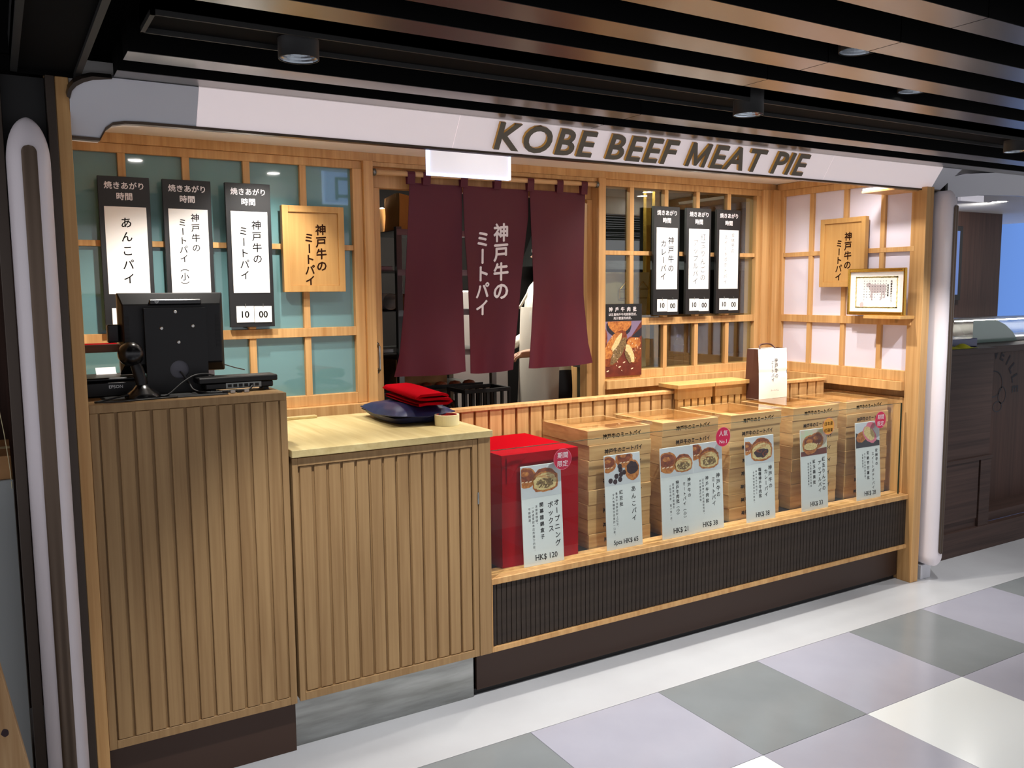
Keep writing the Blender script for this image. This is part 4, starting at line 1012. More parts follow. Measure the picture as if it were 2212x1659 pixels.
for le, re, ph, zb in PANELS:
    t = MB()
    def fp(u, v, le=le, re=re, ph=ph, zb=zb):
        x = lerp(edge(le, v), edge(re, v), u)
        z = lerp(zb+0.012*math.sin(PI*u)*(-1)+0.006*u, 2.043, v)
        return (x, yfold(x, z, ph), z)
    t.grid(fp, 30, 34, NOREN); t.grid(lambda u, v: tuple(Vector(fp(u, v))+Vector((0, .003, 0))), 30, 34, NOREN)
    mesh_obj('panel', t, cu, smooth=True)
for xx in (1.664, 1.742, 1.936, 2.118, 2.306, 2.480, 2.630):
    zz = 2.078+0.012*(xx-1.48)/1.24; hw = .019; t = MB()
    prof = [(3.694, 2.035), (3.6975, zz-.002), (3.696, zz+.008), (3.688, zz+.0135), (3.680, zz+.0135), (3.672, zz+.008), (3.6705, zz-.002), (3.676, 2.035)]
    th = 0.002
    for (y0, z0), (y1, z1) in zip(prof[:-1], prof[1:]):
        t.raw([(xx-hw, y0, z0), (xx+hw, y0, z0), (xx+hw, y1, z1), (xx-hw, y1, z1)], [(0, 1, 2, 3)], NOREN)
    mesh_obj('loop', t, cu)
t = MB(); mq = lambda a, b: (a, yfold(a, b, 2.1)-0.0025, b)
v_text(t, mq, '神戸牛の', 2.148, 1.878, 0.093, 0.0945, INKW, 0.03, 3, brush=.09); v_text(t, mq, 'ミートパイ', 2.040, 1.838, 0.084, 0.0825, INKW, 0.03, 3, brush=.09)
mesh_obj('writing', t, cu)

# ================================================================== THINGS ON THE COUNTERS
# ---- paper carrier bag on the fourth lid
zb = 0.9805
bg = thing('paper_bag', (3.45, 3.19, zb), 'white and brown paper carrier bag standing on a tray lid', 'bag')
x0, x1, y0, y1, zt = 3.345, 3.553, 3.138, 3.234, 1.238
def bagp(u, v, fx): return fx
t = MB()
def bulge(u, v): return 0.006*math.sin(PI*u)*math.sin(PI*min(v*1.2, 1))
t.grid(lambda u, v: (lerp(x0, x1, u)+0.003*(v-.5)*(u-.5), y0-bulge(u, v)+0.016*v*v*(1-abs(2*u-1)*.3)+(0.003 if abs(v-.52) < .03 else 0), lerp(zb, zt, v)), 16, 24, CREAMB)
t.grid(lambda u, v: (lerp(x1, x0, u), y1+bulge(u, v)-0.010*v*v, lerp(zb, zt, v)), 12, 12, CREAMB)
mesh_obj('front_and_back', t, bg, smooth=True)
for sx_, nm in ((x0, 'side_gusset'), (x1, 'side_gusset')):
    t = MB(); d_ = 1 if sx_ == x0 else -1
    t.grid(lambda u, v: (sx_+d_*0.010*(1-abs(2*u-1))*v*v, lerp(y1-.010*v*v, y0+.016*v*v*.7, u), lerp(zb, zt, v)), 8, 12, BROWNB); mesh_obj(nm, t, bg)
t = MB(); t.tube(curve_pts([(3.385, 3.170, zt-.01), (3.392, 3.185, zt+.012), (3.415, 3.19, zt+.022), (3.47, 3.19, zt+.022), (3.492, 3.185, zt+.010), (3.50, 3.165, zt-.008)], 24), 0.004, BROWNB, 8); mesh_obj('handle', t, bg, smooth=True)
t = MB(); mq = lambda a, b: (a, y0-.0075+0.016*((b-zb)/(zt-zb))**2, b)
v_text(t, mq, '神戸牛の', 3.468, 1.190, .025, .0265, INKB, .012, 2, brush=.06); v_text(t, mq, 'ミートパイ', 3.441, 1.178, .022, .0222, INKB, .012, 2, brush=.06)
h_text(t, mq, 'ユーハイム', 3.453, 1.018, .012, INKB, 0, 2, align='C'); mesh_obj('lettering', t, bg)
# ---- navy cushion, red folded cloth, tape
cs = thing('navy_cushion', (1.39, 3.16, 1.0395), 'navy satin cushion lying on the pale cabinet top', 'cushion')
t = MB()
def cush(u, v, s):
    a, b = 2*u-1, 2*v-1
    h = (max(0.0, 1-abs(a)**3)*max(0.0, 1-abs(b)**3))**0.62
    x = 1.392+0.135*a*(1-0.06*b*b); y = 3.165+0.190*b*(1-0.08*a*a)
    z = 1.0725+s*0.040*h + 0.003*math.sin(9*a+4*b)*h + (0.012*(abs(a*b)) if s > 0 else 0)
    return (x, y, max(z, 1.0398))
t.grid(lambda u, v: cush(u, v, 1), 22, 22, NAVY); t.grid(lambda u, v: cush(1-u, v, -1), 22, 22, NAVY); mesh_obj('cover', t, cs, smooth=True)
t = MB(); loop = [(1.392+0.135*a*(1-0.06*b*b), 3.165+0.190*b*(1-0.08*a*a), 1.0715+0.010*abs(a*b)) for a, b in [(-1+2*i/10, -1) for i in range(11)]+[(1, -1+2*i/10) for i in range(1, 11)]+[(1-2*i/10, 1) for i in range(1, 11)]+[(-1, 1-2*i/10) for i in range(1, 11)]]
t.tube(loop, 0.0025, NAVY, 6); mesh_obj('piping', t, cs, smooth=True)
rcl = thing('red_cloth', (1.43, 3.12, 1.11), 'folded bright red cloth lying on the navy cushion', 'cloth')
t = MB()
def fold_strip(prof, y0, y1, th):
    """a folded sheet: profile in (x, z), run along y"""
    n = len(prof); 
    def P(i, y, off):
        a = Vector(prof[max(i-1, 0)]); b = Vector(prof[min(i+1, n-1)]); d = (b-a).normalized(); nrm = Vector((-d.y, d.x))
        p = Vector(prof[i])+nrm*off; return (p.x+0.004*math.sin(11*y+p.y*30), y, p.y+0.004*math.sin(8*y))
    ny = 14
    for off, fl in ((th/2, 1), (-th/2, -1)):
        vs_ = [P(i, lerp(y0+0.012*math.sin(i), y1-0.01*math.cos(1.7*i), j/ny), off) for j in range(ny+1) for i in range(n)]
        t.raw(vs_, [(j*n+i, j*n+i+1, (j+1)*n+i+1, (j+1)*n+i) for j in range(ny) for i in range(n-1)], RED)
    for yy, j in ((y0, 0), (y1, 1)):
        vs_ = []
        for i in range(n):
            ya = lerp(y0+0.012*math.sin(i), y1-0.01*math.cos(1.7*i), j); vs_ += [P(i, ya, th/2), P(i, ya, -th/2)]
        t.raw(vs_, [(2*i, 2*i+1, 2*i+3, 2*i+2) for i in range(n-1)], RED)
fold_strip([(1.352, 1.124), (1.39, 1.126), (1.44, 1.124), (1.474, 1.124), (1.486, 1.133), (1.478, 1.142), (1.44, 1.145), (1.39, 1.143), (1.362, 1.145), (1.350, 1.152), (1.360, 1.160), (1.40, 1.162), (1.45, 1.162), (1.476, 1.156), (1.484, 1.148)], 2.955, 3.30, 0.010)
mesh_obj('folded_sheet', t, rcl, smooth=True)
tp = thing('tape_roll', (1.462, 2.945, 1.0395), 'roll of cream masking tape standing at the cabinet top edge', 'tape roll')
t = MB(); t.lathe([(0.040, 0), (0.0475, 0), (0.0475, .040), (0.040, .040)], TAPE, c=(1.462, 2.945, 1.0395), seg=40); mesh_obj('tape', t, tp)
t = MB(); t.lathe([(0.040, .040), (0.0372, .040), (0.0372, 0), (0.040, 0)], TAPEIN, c=(1.462, 2.945, 1.0395), seg=40); mesh_obj('core', t, tp)
# ---- loose board lying behind the cabinet top
tag(bx('wooden_strip', 0.92, 1.10, 3.40, 3.43, 1.0395, 1.050, OAKTOP), 'short loose wooden strip at the back of the cabinet top', 'wood strip')

ZT = 1.2285
# ---- point-of-sale monitor seen from behind
mo = thing('register_monitor', (0.50, 3.0, ZT), 'black register screen seen from behind with a metal mounting plate', 'monitor')
t = MB(); X0, X1, z0, z1 = 0.333, 0.658, 1.2905, 1.551
fr = [(X0, 3.03, z0), (X1, 3.03, z0), (X1, 3.03, z1), (X0, 3.03, z1)]; md = [(X0, 3.008, z0), (X1, 3.008, z0), (X1, 3.008, z1), (X0, 3.008, z1)]
bk = [(X0+.012, 2.985, z0+.03), (X1-.012, 2.985, z0+.03), (X1-.012, 2.985, z1-.038), (X0+.012, 2.985, z1-.038)]
t.raw(fr+md+bk, [(3, 2, 1, 0)]+[(i, (i+1) % 4, 4+(i+1) % 4, 4+i) for i in range(4)]+[(4+i, 4+(i+1) % 4, 8+(i+1) % 4, 8+i) for i in range(4)]+[(8, 9, 10, 11)], PLAST)
mesh_obj('shell', t, mo, bevel=0.003)
bx('screen', X0+.012, X1-.012, 3.0305, 3.0315, z0+.014, z1-.014, LCD, mo, 0)
t = MB(); t.box(0.425, 0.585, 2.978, 2.992, 1.513, 1.530, PLASTG); lb = mesh_obj('top_lug', t, mo, bevel=.003)
t = MB(); M0 = Matrix.Translation((0.447, 2.9774, 1.5235)) @ Matrix.Rotation(PI/2, 4, 'X'); t.lathe([(.0058, 0), (.0058, .0005), (.0046, .0005), (.0046, 0)], METALG, seg=24, M=M0)
h_text(t, plane_y(2.977), 'hp', 0.447, 1.5212, .0075, METALG, 0, 2, align='C', shear=.2); mesh_obj('emblem', t, mo)
for side, xa in ((0, X0+.016), (1, X1-.030)):
    t = MB()
    for k in range(26): t.box(xa, xa+.014, 2.9835, 2.9855, 1.475-.0042*k, 1.477-.0042*k, BLACK)
    mesh_obj('vent_grille', t, mo)
t = MB(); n = 28                                          # mounting plate with a round cable hole
px0, px1, pz0, pz1, hx, hz, hr = 0.408, 0.590, 1.2290, 1.499, 0.503, 1.303, 0.0295
def ring(Y):
    return [(hx+hr*math.cos(2*PI*k/n), Y, hz+hr*math.sin(2*PI*k/n)) for k in range(n)]
def rect_pt(k):
    a = 2*PI*k/n; c, s = math.cos(a), math.sin(a)
    r = min((px1-hx)/c if c > 1e-6 else (px0-hx)/c if c < -1e-6 else 9, (pz1-hz)/s if s > 1e-6 else (pz0-hz)/s if s < -1e-6 else 9)
    return (hx+r*c, hz+r*s)
rc2 = [rect_pt(k) for k in range(n)]
for (cx_, cz_) in ((px0, pz0), (px1, pz0), (px1, pz1), (px0, pz1)):
    kb = min(range(n), key=lambda k: (rc2[k][0]-cx_)**2+(rc2[k][1]-cz_)**2); rc2[kb] = (cx_, cz_)
for Y, fl in ((2.952, 1), (2.957, -1)):
    R1 = ring(Y); R2 = [(a, Y, b) for a, b in rc2]
    t.raw(R1+R2, [(k, (k+1) % n, n+(k+1) % n, n+k) if fl < 0 else (n+k, n+(k+1) % n, (k+1) % n, k) for k in range(n)], PLAST)
A, B = ring(2.952), ring(2.957); t.raw(A+B, [(k, (k+1) % n, n+(k+1) % n, n+k) for k in range(n)], PLAST)
t.box(px0-.004, px0, 2.952, 2.975, pz0, pz1, PLAST); t.box(px1, px1+.003, 2.952, 2.975, pz0, pz1, PLAST); t.box(px0-.004, px1+.003, 2.952, 2.985, pz1, pz1+.003, PLAST)
mp_ = mesh_obj('mounting_plate', t, mo)
for sx_, sz_ in ((.4975, 1.4895), (.4535, 1.4375), (.5495, 1.4425), (.5035, 1.3915)):
    t = MB(); t.lathe([(.0055, 0), (.0055, .002), (.004, .0032), (0, .0032)], METALG, seg=16, M=Matrix.Translation((sx_, 2.952, sz_)) @ Matrix.Rotation(PI/2, 4, 'X')); mesh_obj('screw', t, mp_, smooth=False)
bx('card_reader', 0.300, 0.333, 2.995, 3.025, 1.395, 1.452, PLAST, mo, .003)
bx('stand_foot', 0.40, 0.60, 2.957, 3.10, ZT, ZT+.012, PLAST, mo, .002); bx('stand_neck', 0.455, 0.555, 2.966, 2.982, ZT+.012, 1.345, PALEG, mo, .002)
# ---- base unit with ports
bu = thing('register_base_unit', (0.69, 2.90, ZT), 'flat black register base unit with rear ports at the counter corner', 'computer')
bx('lower_case', 0.565, 0.782, 2.870, 2.947, ZT+.010, ZT+.030, PLAST, bu, .003); bx('upper_case', 0.543, 0.795, 2.862, 2.949, ZT+.030, ZT+.050, PLAST, bu, .003)
for fx_, fy_ in ((.59, 2.885), (.76, 2.885), (.59, 2.93), (.76, 2.93)): bx('foot', fx_-.008, fx_+.008, fy_-.008, fy_+.008, ZT, ZT+.010, BLACK, bu, 0)
bx('port_panel', 0.628, 0.742, 2.8685, 2.8702, ZT+.012, ZT+.029, STEELD, bu, 0)
for k in range(6): bx('port', .634+.0175*k, .646+.0175*k, 2.8670, 2.8687, ZT+.015, ZT+.025, BLACK, bu, 0)
tag(bx('power_brick', 0.60, 0.655, 3.16, 3.22, ZT, ZT+.072, PALEG, None, .002), 'small gray box behind the register screen', 'adapter')
# ---- barcode scanner on its stand
sc_ = thing('barcode_scanner', (0.372, 2.845, ZT), 'black barcode scanner upright on a small round stand', 'scanner')
t = MB(); t.lathe([(0, 0), (.052, 0), (.052, .008), (.044, .018), (.028, .030), (.019, .042), (.0, .044)], PLASTG, c=(.374, 2.845, ZT), seg=28); mesh_obj('stand', t, sc_, smooth=True)
t = MB(); t.tube(curve_pts([(.372, 2.845, ZT+.030), (.370, 2.847, ZT+.060), (.363, 2.848, ZT+.090), (.354, 2.850, ZT+.120)], 18), [0.0140+0.0035*math.sin(PI*i/18) for i in range(19)], PLAST, 14); mesh_obj('grip', t, sc_, smooth=True)
t = MB(); Mh = Matrix.Translation((.347, 2.848, ZT+.138)) @ Matrix.Rotation(math.radians(-28), 4, 'X') @ Matrix.Scale(1.05, 4, (0, 1, 0))
t.lathe([(0.0, -.037)]+[(.0385*math.sin(PI*k/12), -.037*math.cos(PI*k/12)) for k in range(1, 12)]+[(0.0, .037)], PLASTG, seg=24, M=Mh); mesh_obj('head', t, sc_, smooth=True)
t = MB(); t.tube(curve_pts([(.368, 2.838, ZT+.018), (.32, 2.828, ZT+.014), (.26, 2.815, ZT+.004), (.235, 2.79, ZT+.004), (.265, 2.772, ZT+.004), (.33, 2.772, ZT+.004), (.42, 2.785, ZT+.004), (.465, 2.802, ZT+.004), (.45, 2.825, ZT+.004), (.42, 2.84, ZT+.004)], 70), .0026, RUBBER, 7); mesh_obj('cable', t, sc_, smooth=True)
# ---- printer, mat, cables
pn = thing('receipt_printer', (0.31, 3.02, ZT), 'black receipt printer behind the barcode scanner', 'printer')
bx('body', 0.222, 0.400, 2.945, 3.12, ZT, ZT+.047, PLAST, pn, .004); bx('lid', 0.222, 0.400, 2.948, 3.12, ZT+.049, ZT+.060, PLAST, pn, .004)
t = MB(); h_text(t, plane_y(2.9440), 'EPSON', 0.310, ZT+.027, .0135, METALG, .01, 2, align='C'); mesh_obj('lettering', t, pn)
t = MB(); t.grid(lambda u, v: (0.27+0.06*u, 3.09+.03*v, ZT+.060+.02*v*v), 6, 8, PAPER); mesh_obj('receipt_paper', t, pn)
tag(bx('rubber_mat', 0.262, 0.62, 2.800, 2.94, ZT, ZT+.0015, BLACK, None, 0), 'thin black mat on the register counter under the scanner', 'mat')
cbl = MB(); cbl.tube(curve_pts([(.428, 2.825, ZT+.004), (.45, 2.83, ZT+.012), (.49, 2.85, ZT+.040), (.53, 2.865, ZT+.060), (.57, 2.885, ZT+.062), (.60, 2.91, ZT+.054)], 44), .0028, RUBBER, 7)
tag(mesh_obj('scanner_cable', cbl, smooth=True), 'thin black cable arching from the scanner to the base unit', 'cable')
cbl = MB(); cbl.tube(curve_pts([(.503, 2.950, 1.297), (.512, 2.944, 1.285), (.525, 2.93, 1.262), (.533, 2.88, 1.240), (.58, 2.850, ZT+.004), (.66, 2.848, ZT+.004), (.695, 2.850, ZT+.006), (.708, 2.856, ZT+.016), (.708, 2.864, ZT+.020)], 60), .0032, RUBBER, 7)
tag(mesh_obj('power_cable', cbl, smooth=True), 'black cable leaving the round hole of the mounting plate', 'cable')
for k, pts in enumerate(([(.60, 3.10, ZT+.05), (.61, 3.13, 1.295), (.625, 3.15, 1.30), (.63, 3.17, 1.27)], [(.66, 3.20, 1.297), (.69, 3.17, 1.295), (.72, 3.13, 1.285), (.74, 3.08, ZT+.052)])):
    cbl = MB(); cbl.tube(curve_pts(pts, 30), .002, RUBBER, 6); tag(mesh_obj('thin_cable', cbl, smooth=True), ['thin looped cable beside the gray box behind the screen', 'thin cable arching right of the gray box'][k], 'cable')
ps = thing('cable_connectors', (0.64, 2.83, ZT), 'bundle of black and silver plugs lying before the base unit', 'connectors')
for k, (a, b) in enumerate(((.610, 2.832), (.632, 2.826), (.655, 2.834), (.676, 2.828))): bx('plug', a, a+.016, b, b+.010, ZT, ZT+.009, METALG if k % 2 else BLACK, ps, .001)
# ---- red felt tray fixed to the left post
rt = thing('red_felt_tray', (0.27, 2.92, 1.37), 'small wooden coin tray with red felt reaching out from the left post', 'tray')
bx('base', 0.2145, 0.318, 2.898, 2.978, 1.372, 1.378, WALNUT, rt, 0)
for a in ((0.2145, 0.318, 2.892, 2.898, 1.372, 1.396), (0.2145, 0.318, 2.978, 2.984, 1.372, 1.396), (0.318, 0.324, 2.892, 2.984, 1.372, 1.396)): bx('edge', *a, WALNUT, rt, .001)
bx('felt', 0.2146, 0.3178, 2.8982, 2.9778, 1.378, 1.3958, RED, rt, 0)

# ================================================================== KITCHEN
KZ = 0.15
rk = thing('steel_rack', (2.05, 4.35, KZ), 'steel shelving rack behind the left curtain panel', 'rack')
RX0, RX1, RY0, RY1 = 1.775, 2.320, 4.10, 4.62
for a in (RX0, RX1):
    for b in (RY0, RY1): bx('post', a-.015, a+.015, b-.015, b+.015, KZ, 1.875, STEELD, rk, .001)
SHZ = [1.858, 1.655, 1.448, 1.235, 1.030, 0.62]
for z in SHZ:
    s_ = bx('shelf', RX0-.015, RX1+.015, RY0-.015, RY1+.015, z-.004, z, STEELD, rk, 0)
    bx('shelf_lip', RX0-.012, RX1+.012, RY0-.017, RY0-.013, z-.026, z+.004, STEEL, s_, 0)
def paper_sack(x, y, z, w_, d_, h_, mat, lab, name='paper_sack', tilt=0.0):
    o = thing(name, (x, y, z), lab, 'paper sack'); t = MB()
    def P(u, v):
        a = 2*PI*u; k = 1-0.12*v-0.08*math.sin(3*a+4*v)*v
        sq = max(abs(math.cos(a)), abs(math.sin(a)))
        return (x+w_/2*k*math.cos(a)/sq*.92+tilt*v, y+d_/2*k*math.sin(a)/sq*.92, z+.001+h_*v*(1+.06*math.sin(2*a+1)*v))
    t.grid(P, 24, 10, mat); t.poly([P(k/24, 0) for k in range(24)], mat); mesh_obj('body', t, o)
    t = MB(); t.grid(lambda u, v: tuple(Vector(P(u, 1))*(1-v)+Vector((x+tilt, y, z+h_*.96))*v), 24, 3, mat); mesh_obj('folded_top', t, o); return o
paper_sack(1.905, 4.30, 1.858, .17, .22, .19, KRAFT, 'brown kraft paper sack on top of the steel rack')
paper_sack(1.77, 4.48, 1.858, .15, .16, .14, PAPER, 'pale crumpled paper sack beside the kraft sack on the rack', tilt=.02)
prl = thing('paper_roll', (1.755, 4.22, 1.448), 'rolled white paper sheet lying on a rack shelf', 'paper roll')
t = MB(); t.grid(lambda u, v: (1.742+.15*0+ (.045-.006*u)*math.cos(2*PI*u*1.05), 4.13+.30*v, 1.4955+(.045-.006*u)*math.sin(2*PI*u*1.05)), 30, 3, PAPER); mesh_obj('sheet', t, prl, smooth=True)
cbx = thing('carton', (1.90, 4.28, 1.448), 'small cardboard carton on the rack shelf beside the paper roll', 'carton')
bx('base', 1.815, 2.02, 4.14, 4.46, 1.449, 1.535, CARDBOARD, cbx, .001); bx('flap', 1.815, 2.02, 4.12, 4.14, 1.53, 1.534, CARDBOARD, cbx, 0)
tag(bx('carton', 1.80, 2.10, 4.22, 4.56, 1.0305, 1.19, CARDBOARD), 'cardboard carton on the lower rack shelf behind the curtain', 'carton')
tr_ = thing('baking_tray', (2.07, 4.3, 1.0305), 'dark baking tray with pastries on the lowest visible rack shelf', 'baking tray')
bx('pan', 1.90, 2.27, 4.125, 4.205, 1.0305, 1.040, BLACK, tr_, 0); bx('rim', 1.90, 2.27, 4.121, 4.125, 1.030, 1.052, BLACK, tr_, 0)
for k in range(4):
    t = MB(); c0 = (1.95+.085*k, 4.165, 1.041); t.lathe([(.034, 0), (.036, .008), (.026, .02), (0, .026)], CRUSTD, c=c0, seg=16); tag(mesh_obj('pastry', t, smooth=True), ['browned pastry at the left end of the baking tray', 'browned pastry second from the left on the baking tray', 'browned pastry third from the left on the baking tray', 'browned pastry at the right end of the baking tray'][k], 'pastry', 'pastries on the baking tray')
for z in (1.655, 1.235):
    tag(bx('steel_tray', 1.60, 1.755, 4.12, 4.58, z+.0005, z+.022, STEEL, None, .002), 'shiny steel tray on the rack shelf %s the paper roll' % ('above' if z > 1.5 else 'below'), 'tray')
# shelf extension to the left so the trays are carried
for z in (1.655, 1.448, 1.235, 1.030): bx('side_shelf', 1.58, RX0-.016, RY0+.005, RY1, z-.004, z, STEELD, rk, 0)
for b in (RY0+.01, RY1-.01): bx('post', 1.575, 1.592, b-.012, b+.012, KZ, 1.70, STEELD, rk, 0)
# crate
cr = thing('black_crate', (2.12, 3.92, 0.55), 'black plastic crate with slotted sides standing below the curtain', 'crate')
bx('floor_panel', 2.02, 2.27, 3.85, 4.05, 0.60, 0.61, BLACK, cr, 0)
for yy in (3.85, 4.04):
    bx('rim', 2.01, 2.28, yy-.008, yy+.008, 1.030, 1.050, BLACK, cr, .002)
    for k in range(7): bx('slat', 2.012+.0425*k, 2.026+.0425*k, yy-.006, yy+.006, 0.60, 1.030, BLACK, cr, 0)
for xx in (2.016, 2.274): bx('rim', xx-.008, xx+.008, 3.859, 4.031, 1.030, 1.050, BLACK, cr, .002)
bx('crate_stand', 2.0, 2.29, 3.84, 4.06, KZ, 0.599, STEELD, cr, 0)
lb_ = thing('leather_bag', (1.95, 4.25, 0.63), 'brown leather bag under the lowest rack shelf', 'bag')
t = MB(); t.lathe([(0, .0), (.10, .0), (.13, .10), (.12, .22), (.07, .30), (0, .32)], LEATHER, c=(1.94, 4.27, 0.621), seg=20); mesh_obj('body', t, lb_, smooth=True)
t = MB(); t.tube(curve_pts([(2.03, 4.19, .88), (2.09, 4.15, .95), (2.12, 4.13, .85), (2.13, 4.13, .70)], 20), .018, LEATHER, 8); mesh_obj('strap', t, lb_, smooth=True)
# white fridge beside the rack
fg = thing('white_fridge', (2.55, 4.95, KZ), 'white kitchen fridge behind the rack', 'fridge')
bx('body', 2.36, 2.82, 4.80, 5.30, KZ+.03, 1.55, WHITE, fg, .005); bx('door', 2.365, 2.815, 4.775, 4.799, KZ+.06, 1.545, WHITE, fg, .004); bx('handle', 2.385, 2.40, 4.745, 4.774, .8, 1.2, STEEL, fg, .003)
bx('foot', 2.37, 2.81, 4.81, 5.28, KZ, KZ+.03, BLACK, fg, 0)
# wooden post behind the doorway's right side
tag(bx('timber_post', 3.14, 3.22, 4.46, 4.54, KZ, 2.39, OAK), 'pale timber post standing inside the kitchen doorway', 'post')

# ---- the baker behind the curtain, facing left
pe = thing('person', (2.835, 4.30, KZ), 'person in white shirt and apron with dark trousers behind the curtain', 'person')
J = {}; V = []; E_ = []; Rr = []
def jt(n, co, r, par=None):
    J[n] = len(V); V.append(co); Rr.append(r)
    if par is not None: E_.append((J[par], J[n]))
bxp, byp = 2.835, 4.30
jt('pelvis', (bxp, byp, KZ+.92), (.115, .15)); jt('waist', (bxp-.01, byp, KZ+1.07), (.105, .135), 'pelvis'); jt('chest', (bxp-.015, byp, KZ+1.27), (.12, .165), 'waist'); jt('upper', (bxp, byp, KZ+1.40), (.085, .13), 'chest')
jt('neck', (bxp-.01, byp, KZ+1.47), (.05, .05), 'upper'); jt('jaw', (bxp-.03, byp, KZ+1.54), (.062, .058), 'neck'); jt('head', (bxp-.03, byp, KZ+1.62), (.088, .075), 'jaw'); jt('crown', (bxp-.02, byp, KZ+1.69), (.06, .055), 'head')
for s in (-1, 1):
    k = str(s)
    jt('hip'+k, (bxp, byp+s*.095, KZ+.85), (.085, .085), 'pelvis'); jt('thigh'+k, (bxp-.01, byp+s*.10, KZ+.65), (.075, .075), 'hip'+k); jt('knee'+k, (bxp-.015, byp+s*.10, KZ+.47), (.056, .056), 'thigh'+k); jt('calf'+k, (bxp+.01, byp+s*.10, KZ+.30), (.052, .052), 'knee'+k); jt('ankle'+k, (bxp+.02, byp+s*.10, KZ+.085), (.04, .04), 'calf'+k); jt('toe'+k, (bxp-.13, byp+s*.11, KZ+.04), (.04, .035), 'ankle'+k)
    jt('sh'+k, (bxp, byp+s*.19, KZ+1.39), (.055, .055), 'upper'); jt('el'+k, (bxp-.02, byp+s*.23, KZ+1.12), (.042, .042), 'sh'+k); jt('wr'+k, (bxp-.22, byp+s*.17, KZ+1.05), (.028, .028), 'el'+k); jt('palm'+k, (bxp-.29, byp+s*.155, KZ+1.04), (.020, .034), 'wr'+k)
    for q in range(4):
        f0 = (bxp-.335+.003*abs(q-1.5), byp+s*(.130+.017*q), KZ+1.035); L_ = (.03, .034, .032, .025)[q]
        jt('f%d%s' % (q, k), f0, (.009, .009), 'palm'+k); jt('g%d%s' % (q, k), (f0[0]-L_, f0[1], f0[2]-.012), (.0085, .0085), 'f%d%s' % (q, k)); jt('h%d%s' % (q, k), (f0[0]-L_-.012, f0[1], f0[2]-.034), (.0075, .0075), 'g%d%s' % (q, k))
    jt('t0'+k, (bxp-.275, byp+s*.115, KZ+1.035), (.010, .010), 'palm'+k); jt('t1'+k, (bxp-.31, byp+s*.098, KZ+1.025), (.009, .009), 't0'+k)
me = bpy.data.meshes.new('body'); me.from_pydata(V, E_, []); ob = bpy.data.objects.new('body', me); COL.objects.link(ob)
sk = ob.modifiers.new('skin', 'SKIN'); sk.use_smooth_shade = True
for i, vd in enumerate(me.skin_vertices[0].data): vd.radius = Rr[i]; vd.use_root = (i == 0)
sb_ = ob.modifiers.new('sub', 'SUBSURF'); sb_.levels = 2; sb_.render_levels = 2
dg = bpy.context.evaluated_depsgraph_get(); me2 = bpy.data.meshes.new_from_object(ob.evaluated_get(dg)); bpy.data.objects.remove(ob)
me2.materials.clear()
for mm in (SKIN, SHIRT, TROUS, BLACK): me2.materials.append(mm)
for p in me2.polygons:
    z = p.center.z-KZ; x = p.center.x
    p.material_index = 3 if z < .085 else 2 if z < .93 else (0 if z > 1.475 or x < bxp-.17 else 1); p.use_smooth = True
put('body', me2, pe)
t = MB(); t.grid(lambda u, v: (bxp-.03-.115*math.cos((u-.5)*2.3)-.045*(1-v)*math.cos((u-.5)*2), byp+.235*math.sin((u-.5)*2.3), KZ+lerp(.48, 1.30, v)+.0), 20, 20, APRON); mesh_obj('apron', t, pe, smooth=True)
t = MB(); t.tube(curve_pts([(bxp-.12, byp-.17, KZ+1.29), (bxp-.03, byp-.12, KZ+1.44), (bxp+.07, byp, KZ+1.47), (bxp-.03, byp+.12, KZ+1.44), (bxp-.12, byp+.17, KZ+1.29)], 30), .008, APRON, 6); mesh_obj('apron_strap', t, pe, smooth=True)
t = MB(); t.grid(lambda u, v: (bxp-.012+.098*math.sin(PI*v*.62)*math.cos(2*PI*u)*(1 if math.cos(2*PI*u) > 0 else .8)+.018, byp+.086*math.sin(PI*v*.62)*math.sin(2*PI*u), KZ+1.725-.135*v*(1 if math.cos(2*PI*u) > -.3 else .55)), 28, 10, HAIR); mesh_obj('hair', t, pe, smooth=True)
t = MB(); t.tube([(bxp-.095, byp, KZ+1.615), (bxp-.128, byp, KZ+1.590), (bxp-.100, byp, KZ+1.580)], [.007, .013, .009], SKIN, 10); mesh_obj('nose', t, pe, smooth=True)
for s in (-1, 1):
    t = MB(); t.lathe([(0, -.011), (.009, -.006), (.011, 0), (.009, .006), (0, .011)], PAPER, c=(bxp-.103, byp+s*.032, KZ+1.628), seg=12); t.lathe([(0, -.005), (.004, 0), (0, .005)], INK, c=(bxp-.112, byp+s*.033, KZ+1.628), seg=10); mesh_obj('eye', t, pe, smooth=True)
    t = MB(); t.lathe([(0, -.03), (.008, -.018), (.012, 0), (.010, .02), (0, .028)], SKIN, c=(bxp-.015, byp+s*.083, KZ+1.61), seg=10); mesh_obj('ear', t, pe, smooth=True)
t = MB(); t.tube(curve_pts([(bxp-.088, byp-.024, KZ+1.549), (bxp-.102, byp, KZ+1.546), (bxp-.088, byp+.024, KZ+1.549)], 10), .005, TAPEIN, 8); mesh_obj('mouth', t, pe, smooth=True)

